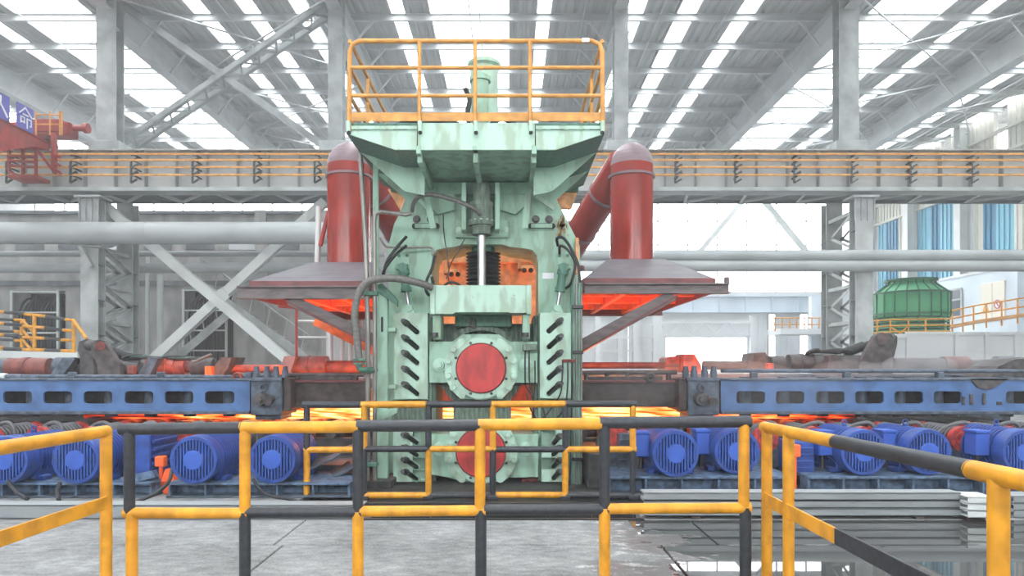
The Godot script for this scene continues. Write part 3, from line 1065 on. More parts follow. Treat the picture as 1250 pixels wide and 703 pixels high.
	for s in [[0.0, [[-40, 6, 378.5, 381, 0], [6, 30, 381, 383, 1], [30, 56, 383.5, 386, 0], [56, 80, 386, 390, 1], [80, 90, 390, 391, 0]]], [1.0, [[-40, 6, 392, 395, 0], [6, 28, 395.5, 397, 1], [28, 55, 398, 400, 0], [55, 77, 400, 403, 1], [77, 89, 403, 404, 0]]], [2.0, [[-40, 6, 406, 409, 0], [6, 28, 409, 411, 1], [28, 55, 411.5, 413, 0], [55, 75, 413, 414.5, 1], [75, 89, 415, 415.5, 0]]], [3.0, [[-40, 5, 423, 425, 0], [5, 28, 425.5, 427, 1], [28, 55, 427, 427.5, 0], [55, 75, 428, 428.5, 1], [75, 91, 428.5, 429, 0]]]]:
		for q in s[1]:
			b = MB.new()
			b.tube(P(q[0], q[2], d), P(q[1], q[3], d), 0.045 if s[0] < 3.0 else 0.055, -1, 8)
			mk(b, "rail_segment", M.black_paint if q[4] == 1 else M.yellow, hr)
	for px in [[42.0, 384.5, 428.0], [90.0, 391.0, 430.0]]:
		b = MB.new()
		b.tube(P(px[0], px[2] + 4, d), P(px[0], px[1], d), 0.05, -1, 8)
		mk(b, "post", M.yellow, hr)
	b = MB.new()
	b.tube(P(90, 391, d), P(106, 414, d - 1.0), 0.045, -1, 8)
	mk(b, "sloping_rail", M.yellow, hr)
	var h2 := thing("guard_rail", "far yellow and black guard rail behind the first one on the walkway", "railing", P(20, 431, d + 1.4), "")
	for q in [[-30, 18, 388, 390.5, 1], [18, 30, 390.5, 391, 0], [-30, 18, 403, 404.5, 1], [18, 30, 404.5, 405, 0], [-30, 18, 413.5, 415, 1], [18, 30, 415.5, 416.5, 0]]:
		b = MB.new()
		b.tube(P(q[0], q[2], d + 1.4), P(q[1], q[3], d + 1.4), 0.045, -1, 8)
		mk(b, "rail_segment", M.black_paint if q[4] == 1 else M.yellow, h2)
	b = MB.new()
	b.tube(P(26.5, 430, d + 1.4), P(26.5, 391, d + 1.4), 0.05, -1, 8)
	mk(b, "post", M.yellow, h2)
	for k in 3:
		b = MB.new()
		b.tube(P(28, 391.5 + k * 12, d + 1.3), P(40, 405 + k * 12, d + 0.5), 0.04, -1, 8)
		mk(b, "sloping_rail", M.yellow, h2)


func k_cable_opening(o: Array, d: float, label: String) -> void:
	var t := thing("cable_rack", label, "cable rack", Vector3((o[0] + o[1]) / 2, o[2], -d + 0.1))
	var b := MB.new()
	for x in [o[0] + 0.1, o[1] - 0.25]:
		b.span(x - 0.04, x + 0.04, o[2] - 0.9, o[3], -d + 0.05, -d + 0.12, 0.0)
	for i in 5:
		var y := lerpf(o[3] - 0.05, o[2] - 0.3, i / 4.0)
		b.span(o[0] + 0.1, o[1] - 0.25, y - 0.03, y + 0.03, -d + 0.05, -d + 0.1, 0.0)
	mk(b, "rack_frame", M.steel_pale, t)
	var w: float = o[1] - o[0]
	for i in 14:
		b = MB.new()
		var f := i / 13.0
		var x: float = o[0] + w * (0.1 + 0.75 * f)
		var up: float = o[3] - rng.randf_range(0.2, 0.5)
		var bend: float = (0.35 if i % 7 < 4 else -0.2) * rng.randf_range(0.6, 1.2)
		b.path(spline([Vector3(x + bend, up, -d - 0.9), Vector3(x + bend * 0.5, up + 0.05, -d - 0.4), Vector3(x, up - 0.5, -d - 0.2), Vector3(x + 0.03, up - 1.6, -d - 0.16), Vector3(x - 0.04, 0.9, -d - 0.18)], 4), 0.045, 6)
		mk(b, "cable", M.cable_black, t)
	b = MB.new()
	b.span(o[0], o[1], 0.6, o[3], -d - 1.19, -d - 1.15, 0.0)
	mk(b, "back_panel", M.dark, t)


func right_back() -> void:
	# ---- white control house on the upper level
	var xw := 21.0
	var dz := func(px: float) -> float: return xw * F / (px - CX)
	var h := thing("control_house", "white house with a dark window and cream doors behind the cooling tower", "building", Vector3(xw + 2, 3.3, -35))
	var d0: float = dz.call(1066.0)
	var d1: float = dz.call(1242.0)
	var top := Y(331, xw * F / 588.0)
	var b := MB.new()
	b.span(xw, 23.2, 2.75, top, -d1, -d0, 0.0)
	mk(b, "wall", M.wall_bluish, h)
	b = MB.new()
	b.span(xw - 0.05, 23.2, top, top + 0.12, -d1 + 0.05, -d0, 0.0)
	mk(b, "roof_edge", M.wall_white, h)
	var w0: float = dz.call(1150.0)
	var w1: float = dz.call(1175.0)
	b = MB.new()
	b.span(xw - 0.04, xw, Y(386, w1), Y(352, w1), -w1, -w0, 0.0)
	var wn := mk(b, "window", M.window_dark, h)
	b = MB.new()
	for f in [0.0, 0.5, 1.0]:
		var z := lerpf(-w1, -w0, f)
		b.span(xw - 0.08, xw - 0.03, Y(386, w1), Y(352, w1), z - 0.05, z + 0.05, 0.0)
	for f in [0.0, 0.62, 1.0]:
		var y := lerpf(Y(386, w1), Y(352, w1), f)
		b.span(xw - 0.08, xw - 0.03, y - 0.04, y + 0.04, -w1, -w0, 0.0)
	mk(b, "window_frame", M.steel_grey, wn)
	var e0: float = dz.call(1198.0)
	var e1: float = dz.call(1228.0)
	for i in 2:
		b = MB.new()
		var za := lerpf(-e1, -e0, i * 0.5 + 0.01)
		var zb := lerpf(-e1, -e0, i * 0.5 + 0.49)
		b.span(xw - 0.06, xw, Y(392, 29.5), Y(344, 29.5), za, zb)
		var leaf := mk(b, "door", M.door_cream, h)
		b = MB.new()
		var zc := (za + zb) / 2
		if i == 1:
			b.prism(PackedVector2Array([Vector2(-0.2, -0.17), Vector2(0.2, -0.17), Vector2(0, 0.2)]), 0, 0.02, Transform3D(Basis(Vector3.UP, -PI / 2), Vector3(xw - 0.07, Y(375, 29.5), zc)))
			mk(b, "warning_sign", M.yellow, leaf)
		else:
			b.tube(Vector3(xw - 0.07, Y(372, 29.5), zc), Vector3(xw - 0.09, Y(372, 29.5), zc), 0.2, -1, 16)
			mk(b, "warning_sign", M.white_paint, leaf)
			b = MB.new()
			b.lathe([Vector2(0.2, 0), Vector2(0.2, 0.015), Vector2(0.15, 0.015), Vector2(0.15, 0)], Transform3D(Basis(Vector3.BACK, PI / 2), Vector3(xw - 0.09, Y(372, 29.5), zc)), 20)
			b.bar(Vector3(xw - 0.1, Y(372, 29.5) + 0.12, zc - 0.12), Vector3(xw - 0.1, Y(372, 29.5) - 0.12, zc + 0.12), 0.02, 0.04)
			mk(b, "ban_ring", M.red_cap, leaf)
	# raised deck that carries house and tower
	b = MB.new()
	var dk := thing("raised_deck", "raised concrete deck under the white house and cooling tower", "platform", Vector3(18, 0, -32))
	b.span(14.3, 23.2, 2.5, 2.75, -25.4, -30.0, 0.0)
	b.span(20.0, 23.2, 2.5, 2.75, -30.0, -41.0, 0.0)
	mk(b, "deck_slab", M.wall_white, dk)
	b = MB.new()
	b.span(14.4, 23.2, 0.0, 2.5, -26.2, -26.6, 0.0)
	mk(b, "deck_wall", M.wall_white, dk)
	b = MB.new()
	# far walkway left of the tower
	var wy := thing("walkway", "white raised walkway with yellow rail beyond the lattice column", "walkway", P(970, 440, 40))
	b.span(X(945, 40), X(1060, 40), Y(409, 40), Y(402, 40), -39.0, -41.0)
	mk(b, "deck", M.wall_white, wy)
	b = MB.new()
	b.span(X(996, 40), X(1016, 40), 0, Y(360, 40), -40.6, -41.0)
	mk(b, "pier", M.wall_bluish, wy)
	for i in 9:
		b = MB.new()
		var px := 946.0 + i * 9.0
		b.tube(P(px, 404, 39.2), P(px, 388, 39.2), 0.05, -1, 6)
		mk(b, "post", M.yellow_pale, wy)
	for py in [388.0, 396.0]:
		b = MB.new()
		b.tube(P(944, py, 39.2), P(1018, py, 39.2), 0.04, -1, 6)
		mk(b, "rail", M.yellow_pale, wy)
	# ---- cooling tower
	var d := 27.5
	var cx := X(1111.5, d)
	var at := Vector3(cx, 2.75, -d)
	var tw := thing("cooling_tower", "round green cooling tower with ribbed shell and narrower neck on the raised deck", "cooling tower", at)
	var r := S(41, d)
	var xf := Transform3D(Basis.IDENTITY, Vector3(cx, 0, -d))
	b = MB.new()
	b.lathe([Vector2(r * 0.99, Y(388, d)), Vector2(r, Y(384, d)), Vector2(r, Y(360, d)), Vector2(r * 0.98, Y(358.5, d)), Vector2(r * 0.66, Y(348.5, d)), Vector2(r * 0.62, Y(347, d)), Vector2(r * 0.62, Y(345, d)), Vector2(r * 0.68, Y(342, d)), Vector2(r * 0.6, Y(342, d)), Vector2(r * 0.55, Y(352, d))], xf, 20)
	mk(b, "shell", M.tower_green, tw)
	for i in 20:
		b = MB.new()
		var e := Vector3(cos(TAU * i / 20.0), 0, sin(TAU * i / 20.0))
		var pts := []
		for q in [[1.01, 388.0], [1.01, 359.0], [0.67, 348.0], [0.64, 345.0], [0.69, 342.0]]:
			pts.append(Vector3(cx, Y(q[1], d), -d) + e * r * q[0])
		b.path(pts, 0.028, 5)
		mk(b, "rib", M.tower_deep, tw)
	for q in [[1.015, 384.0], [1.0, 358.5], [0.69, 342.5]]:
		b = MB.new()
		b.lathe([Vector2(r * q[0] - 0.04, Y(q[1], d) - 0.04), Vector2(r * q[0] + 0.03, Y(q[1], d) - 0.04), Vector2(r * q[0] + 0.03, Y(q[1], d) + 0.03), Vector2(r * q[0] - 0.04, Y(q[1], d) + 0.03)], xf, 32)
		mk(b, "band", M.tower_deep, tw)
	b = MB.new()
	b.lathe([Vector2(r * 0.86, 2.75), Vector2(r * 0.86, Y(388, d)), Vector2(0.0, Y(388, d))], xf, 24)
	mk(b, "basin", M.tower_deep, tw)
	for i in 5:
		b = MB.new()
		var y := Y(389.5 + i * 3.6, d)
		b.lathe([Vector2(r * 0.86, y - 0.03), Vector2(r * 1.0, y - 0.05), Vector2(r * 1.0, y - 0.02), Vector2(r * 0.86, y + 0.01)], xf, 28)
		mk(b, "louvre", M.tower_green, tw)
	for i in 10:
		b = MB.new()
		var e := Vector3(cos(TAU * i / 10.0), 0, sin(TAU * i / 10.0)) * r * 0.95
		b.bar(Vector3(cx, 2.75, -d) + e, Vector3(cx, Y(388, d), -d) + e, 0.07, 0.07)
		mk(b, "leg", M.tower_deep, tw)
	# ---- yellow railing of the deck, with the ramped part by the house
	var rl := thing("guard_rail", "yellow guard rail on the raised deck in front of the cooling tower", "railing", P(1100, 405, 25.7))
	var dd := 25.7
	for px in [1056.0, 1071.0, 1087.0, 1109.0, 1130.0]:
		b = MB.new()
		b.tube(Vector3(X(px, dd), 2.75, -dd), P(px, 390, dd), 0.035, -1, 6)
		mk(b, "post", M.yellow, rl)
	for py in [390.0, 397.5, 405.0]:
		b = MB.new()
		b.tube(P(1052, py + 3, dd), P(1088, py, dd), 0.03, -1, 6)
		b.tube(P(1088, py, dd), P(1160, py - 1.0, dd), 0.03, -1, 6)
		mk(b, "rail", M.yellow, rl)
	b = MB.new()
	b.tube(P(1087, 399, dd), P(1101, 408, dd), 0.03, -1, 6)
	b.tube(P(1109, 397, dd), P(1098, 408, dd), 0.03, -1, 6)
	mk(b, "stay", M.yellow, rl)
	var r2 := thing("guard_rail", "yellow guard rail climbing past the white house doors", "railing", P(1210, 395, 29), "")
	var lo := [P(1150, 401, 29), P(1195, 392.5, 28.0), P(1262, 383, 26.5)]
	for k in 3:
		b = MB.new()
		var off := Vector3(0, k * 0.34, 0)
		for i in 2:
			b.tube(lo[i] + off, lo[i + 1] + off, 0.035, -1, 6)
		mk(b, "rail", M.yellow, r2)
	for i in 8:
		b = MB.new()
		var t := i / 7.0 * 2.0
		var p: Vector3 = lo[mini(int(t), 1)].lerp(lo[mini(int(t), 1) + 1], t - mini(int(t), 1))
		b.tube(p + Vector3(0, -0.3, 0), p + Vector3(0, 0.7, 0), 0.035, -1, 6)
		mk(b, "post", M.yellow, r2)
	b = MB.new()
	b.bar(lo[0], lo[1], 0.8, 0.08)
	b.bar(lo[1], lo[2], 0.8, 0.08)
	mk(b, "ramp_deck", M.yellow_pale, r2)
	# ---- low white panelled tank wall
	d = 24.5
	var tk := thing("settling_tank", "low white steel tank wall of upright panels beneath the cooling tower", "tank", Vector3(X(1180, d), 0, -d))
	var edges := [1068.0, 1084.0, 1107.0, 1166.0, 1203.0, 1239.0, 1276.0, 1313.0]
	for i in edges.size() - 1:
		b = MB.new()
		var x0 := X(edges[i], d)
		var x1 := X(edges[i + 1], d)
		var ty := Y(405 if i > 1 else 409, d)
		b.span(x0 + 0.01, x1 - 0.01, 0, ty, -d, -d - 0.15)
		b.span(x0 + 0.01, x1 - 0.01, ty - 0.12, ty, -d + 0.06, -d)
		mk(b, "side_panel", M.wall_white, tk)
		b = MB.new()
		b.span(x1 - 0.06, x1 + 0.06, 0, ty, -d + 0.1, -d, 0.0)
		mk(b, "upright", M.wall_white, tk)
	b = MB.new()
	b.span(X(1068, d), X(1313, d), 0, 2.5, -d - 0.3, -d - 1.0, 0.0)
	mk(b, "inner_wall", M.wall_white, tk)


func stroke(mb: MB, xf: Transform3D, a: Vector2, b: Vector2, w0: float, w1 := -1.0) -> void:
	if w1 < 0.0:
		w1 = w0
	var t := (b - a).normalized()
	var s := Vector2(-t.y, t.x) / 2
	mb.prism(PackedVector2Array([a - s * w0, a + s * w0, b + s * w1, b - s * w1]), 0.0, 0.012, xf)


func crane() -> void:
	# overhead crane whose bridge comes towards the viewer, riding on the girder
	var xs := -14.6
	var t := thing("overhead_crane", "red overhead crane at the girder end with cage and buffer", "crane", Vector3(xs, 8.5, -20))
	var b := MB.new()
	var yt := 8.46
	var side := PackedVector2Array([Vector2(15.0, yt), Vector2(15.0, 7.55), Vector2(19.1, 7.55), Vector2(20.5, 8.15), Vector2(21.2, 8.25), Vector2(21.2, yt)])
	var fr := Transform3D(Basis(Vector3(0, 0, -1), Vector3.UP, Vector3(1, 0, 0)), Vector3.ZERO)
	b.prism(side, xs - 0.75, xs + 0.3, fr)
	mk(b, "bridge_girder", M.crane_red, t)
	b = MB.new()
	b.span(xs - 0.9, xs + 0.36, yt, yt + 0.04, -15.0, -21.25)
	mk(b, "top_plate", M.crane_red, t)
	for i in 5:
		b = MB.new()
		b.span(xs + 0.3, xs + 0.35, 7.6, yt, -15.6 - i * 0.75, -15.64 - i * 0.75, 0.0)
		mk(b, "stiffener", M.crane_red, t)
	b = MB.new()
	b.span(xs - 0.8, xs + 0.38, 7.5, 7.55, -15.0, -19.1)
	mk(b, "bottom_flange", M.crane_red, t)
	# end truck on the rail
	b = MB.new()
	var ye := Y(168, 22)
	b.span(xs - 1.6, X(90, 22), ye, ye + 0.42, -21.75, -22.25)
	b.span(X(48, 22), X(82, 22), ye + 0.1, ye + 0.5, -21.7, -22.3)
	mk(b, "end_truck", M.crane_red, t)
	b = MB.new()
	b.tube(Vector3(X(88, 22), ye + 0.3, -22), Vector3(X(104, 22), ye + 0.3, -22), 0.1)
	b.tube(Vector3(X(103, 22), ye + 0.3, -22), Vector3(X(108, 22), ye + 0.3, -22), 0.16)
	mk(b, "buffer", M.crane_red, t)
	for x in [X(20, 22), X(60, 22)]:
		b = MB.new()
		b.tube(Vector3(x, Y(179, 22), -21.9), Vector3(x, Y(179, 22), -22.1), 0.24, -1, 20)
		mk(b, "wheel", M.bolt_dark, t)
	# access cage hanging beside the rail
	b = MB.new()
	var q := 21.0
	for s in [[11, 178, 11, 210], [28, 166, 28, 214], [44, 168, 44, 218], [66, 163, 66, 212], [11, 210, 28, 216], [28, 216, 44, 218], [11, 202, 44, 204], [11, 196, 44, 198], [11, 190, 44, 192], [45, 182, 68, 212], [66, 205, 75, 212], [66, 190, 74, 192], [66, 198, 75, 203]]:
		b.bar(P(s[0], s[1], q), P(s[2], s[3], q), 0.07, 0.07)
	b.span(X(10, q), X(43, q), Y(217, q), Y(213, q), -q, -q - 0.7)
	mk(b, "access_cage", M.crane_red, t)
	b = MB.new()
	b.bar(P(66, 164, 21.2), P(66, 208, 21.2), 0.12, 0.12)
	mk(b, "collector_arm", M.crane_red, t)
	b = MB.new()
	for px in [44.0, 61.0, 73.0, 75.5]:
		b.tube(P(px, 165, 21.5), P(px, 136, 21.5), 0.03, -1, 6)
	b.tube(P(44, 140, 21.5), P(76, 140, 21.5), 0.025, -1, 6)
	b.tube(P(44, 152, 21.5), P(76, 152, 21.5), 0.025, -1, 6)
	mk(b, "guard_rail", M.yellow_pale, t)
	# two sign boards on the bridge
	var bd := [[18.45, 19.39, 0], [19.68, 20.36, 1]]
	for s in bd:
		var board := thing("sign_board", ["purple sign board with a two stroke white character at the picture edge", "purple sign board with a white many stroke character nearer the crane end"][s[2]], "sign", Vector3(xs + 0.2, yt, -s[1]), "purple sign boards along the crane bridge")
		var y0 := Y(154, 19.7)
		var y1 := y0 + 0.71
		b = MB.new()
		b.span(xs + 0.37, xs + 0.4, y0, y1, -s[0], -s[1])
		mk(b, "board", M.sign_purple, board)
		b = MB.new()
		b.span(xs + 0.33, xs + 0.37, yt + 0.04, y0 + 0.5, -s[0] - 0.1, -s[0] - 0.15, 0.0)
		b.span(xs + 0.33, xs + 0.37, yt + 0.04, y0 + 0.5, -s[1] + 0.15, -s[1] + 0.1, 0.0)
		mk(b, "stay", M.crane_red, board)
		# lettering plane: x runs away from the viewer along -z
		var wd: float = s[1] - s[0]
		var xf := Transform3D(Basis(Vector3(0, 0, -1), Vector3(0, 1, 0), Vector3(1, 0, 0)), Vector3(xs + 0.4, (y0 + y1) / 2, -(s[0] + s[1]) / 2 - (0.12 if s[2] == 0 else 0.0)))
		b = MB.new()
		if s[2] == 0:
			stroke(b, xf, Vector2(0.0, 0.28), Vector2(-0.02, 0.02), 0.06)
			stroke(b, xf, Vector2(-0.02, 0.04), Vector2(-0.26, -0.26), 0.06, 0.03)
			stroke(b, xf, Vector2(-0.01, 0.06), Vector2(0.26, -0.26), 0.05, 0.08)
		else:
			stroke(b, xf, Vector2(0.0, 0.3), Vector2(-0.27, 0.06), 0.05, 0.03)
			stroke(b, xf, Vector2(0.0, 0.28), Vector2(0.27, 0.06), 0.04, 0.06)
			stroke(b, xf, Vector2(-0.12, 0.08), Vector2(0.12, 0.08), 0.04)
			stroke(b, xf, Vector2(-0.2, 0.01), Vector2(-0.2, -0.2), 0.045)
			stroke(b, xf, Vector2(-0.22, -0.01), Vector2(-0.03, -0.01), 0.04)
			stroke(b, xf, Vector2(-0.05, 0.01), Vector2(-0.05, -0.18), 0.045)
			stroke(b, xf, Vector2(-0.2, -0.15), Vector2(-0.04, -0.15), 0.04)
			stroke(b, xf, Vector2(0.06, 0.0), Vector2(0.06, -0.3), 0.045)
			stroke(b, xf, Vector2(0.05, -0.01), Vector2(0.24, -0.01), 0.04)
			stroke(b, xf, Vector2(0.23, 0.01), Vector2(0.23, -0.19), 0.045)
			stroke(b, xf, Vector2(0.24, -0.19), Vector2(0.16, -0.2), 0.04)
		mk(b, "lettering", M.white_paint, board)


func bolt_head(mb: MB, c: Vector3, r: float, t := 0.04) -> void:
	mb.tube(c, c + Vector3(0, 0, t * 0.35), r * 1.35, -1, 14)
	mb.tube(c + Vector3(0, 0, t * 0.35), c + Vector3(0, 0, t), r, r * 0.92, 6)


func slot(mb: MB, a: Vector2, b: Vector2, r: float, z: float, deep: float) -> void:
	var o := PackedVector2Array()
	var an := (b - a).angle()
	for i in 9:
		o.append(b + Vector2.from_angle(an - PI / 2 + PI * i / 8) * r)
	for i in 9:
		o.append(a + Vector2.from_angle(an + PI / 2 + PI * i / 8) * r)
	mb.prism(o, z - deep, z)


func oval(a: Vector2, b: Vector2, r: float) -> PackedVector2Array:
	var o := PackedVector2Array()
	var an := (b - a).angle()
	for i in 7:
		o.append(b + Vector2.from_angle(an - PI / 2 + PI * i / 6) * r)
	for i in 7:
		o.append(a + Vector2.from_angle(an + PI / 2 + PI * i / 6) * r)
	return o


# thick plate of diagonal slots, each with its bolt
func slot_plate(called: String, label: String, r: Array, d: float, rows: Array, hx: float, tx: float, dy: float) -> void:
	var x0 := X(r[0], d)
	var x1 := X(r[2], d)
	var y1 := Y(r[1], d)
	var y0 := Y(r[3], d)
	var t := thing(called, label, "clamp plate", Vector3((x0 + x1) / 2, y0, -d - 0.25))
	var b := MB.new()
	# one band of plate per slot, so that every slot is a real hole
	var cuts := [y1]
	for i in rows.size() - 1:
		cuts.append(Y((rows[i] + rows[i + 1] + dy) / 2.0, d))
	cuts.append(y0)
	for i in rows.size():
		var hole := oval(Vector2(X(hx + (tx - hx) * 0.2, d), Y(rows[i] + dy * 0.2, d)), Vector2(X(tx, d), Y(rows[i] + dy, d)), S(3.3, d))
		b.holed(Rect2(x0, cuts[i + 1], x1 - x0, cuts[i] - cuts[i + 1]), hole, -d - 0.1, -d)
	b.span(x0, x1, y0, y1, -d - 0.25, -d - 0.16, 0.0)
	b.span(x0, x0 + 0.03, y0, y1, -d - 0.16, -d - 0.1, 0.0)
	b.span(x1 - 0.03, x1, y0, y1, -d - 0.16, -d - 0.1, 0.0)
	b.span(x0, x1, y1 - 0.03, y1, -d - 0.16, -d - 0.1, 0.0)
	b.span(x0, x1, y0, y0 + 0.03, -d - 0.16, -d - 0.1, 0.0)
	mk(b, "plate", M.mill_pale, t)
	for y in rows:
		b = MB.new()
		var c := P(hx, y, d)
		var e := P(tx, y + dy, d + 0.1)
		var ax := (c - e).normalized()
		b.tube(e - Vector3(0, 0, 0.02), c + Vector3(0, 0, 0.02), S(3.0, d), -1, 12)
		b.tube(c + Vector3(0, 0, 0.015), c + Vector3(0, 0, 0.015) + Vector3(ax.x * 0.3, ax.y * 0.3, 0.8).normalized() * 0.05, S(4.1, d), -1, 14)
		b.tube(c + Vector3(ax.x * 0.014, ax.y * 0.014, 0.06), c + Vector3(ax.x * 0.05, ax.y * 0.05, 0.16), S(3.4, d), S(3.1, d), 6)
		mk(b, "slot_bolt", M.bolt_dark, t)


func roll_chock(called: String, label: String, cx: float, cy: float, body: Array, red: String) -> void:
	var d := 9.1
	var t := thing(called, label, "bearing chock", P(cx, cy + 40, d + 0.5))
	var b := MB.new()
	b.prism(poly(body, d), -d - 0.9, -d)
	mk(b, "body", M.mill_green, t)
	var c := P(cx, cy, d)
	var xf := Transform3D(Basis(Vector3.RIGHT, PI / 2), c)
	var R := S(38.5, d)
	b = MB.new()
	b.lathe([Vector2(R, 0.0), Vector2(R, 0.05), Vector2(R - 0.02, 0.07), Vector2(S(31, d), 0.07), Vector2(S(31, d), 0.0)], xf, 40)
	mk(b, "cover_ring", M.mill_pale, t)
	# two crescents clamp the ring
	for s in [0.0, PI]:
		b = MB.new()
		b.lathe([Vector2(S(44, d), 0.0), Vector2(S(44, d), 0.085), Vector2(S(35.5, d), 0.085), Vector2(S(35.5, d), 0.0)], xf, 22, s - 0.95, s + 0.95)
		for e in [s - 0.95, s + 0.95]:
			var u := Vector3(cos(e), -sin(e), 0)
			b.tube(c + u * S(39.7, d), c + u * S(39.7, d) + Vector3(0, 0, 0.084), S(4.2, d), -1, 14)
		var cl := mk(b, "clamp_segment", M.mill_pale, t)
		for e in [-0.6, -0.22, 0.22, 0.6]:
			b = MB.new()
			var u := Vector3(cos(s + e), sin(s + e), 0)
			bolt_head(b, c + u * S(40.0, d) + Vector3(0, 0, 0.085), 0.042, 0.05)
			mk(b, "bolt", M.mill_pale, cl)
	for k in 8:
		b = MB.new()
		var a := TAU * (k + 0.5) / 8.0
		bolt_head(b, c + Vector3(cos(a), sin(a), 0) * S(33, d) + Vector3(0, 0, 0.07), 0.014, 0.02)
		mk(b, "screw", M.bolt_dark, t)
	b = MB.new()
	b.lathe([Vector2(S(30, d), 0.0), Vector2(S(30, d), 0.1), Vector2(S(29, d), 0.115), Vector2(0.0, 0.115)], xf, 40)
	mk(b, "end_cap", M[red], t)
	for s in [-50.5, 55.0]:
		b = MB.new()
		var p := P(cx + s, cy - 4, d)
		b.tube(p, p + Vector3(0, 0, 0.03), S(8.5, d), -1, 20)
		b.tube(p + Vector3(0, 0, 0.03), p + Vector3(0, 0, 0.08), S(6, d), S(5.6, d), 16)
		b.tube(p + Vector3(0, 0, 0.08), p + Vector3(0, 0, 0.13), S(4, d), S(3.6, d), 6)
		mk(b, "retaining_nut", M.mill_pale, t)


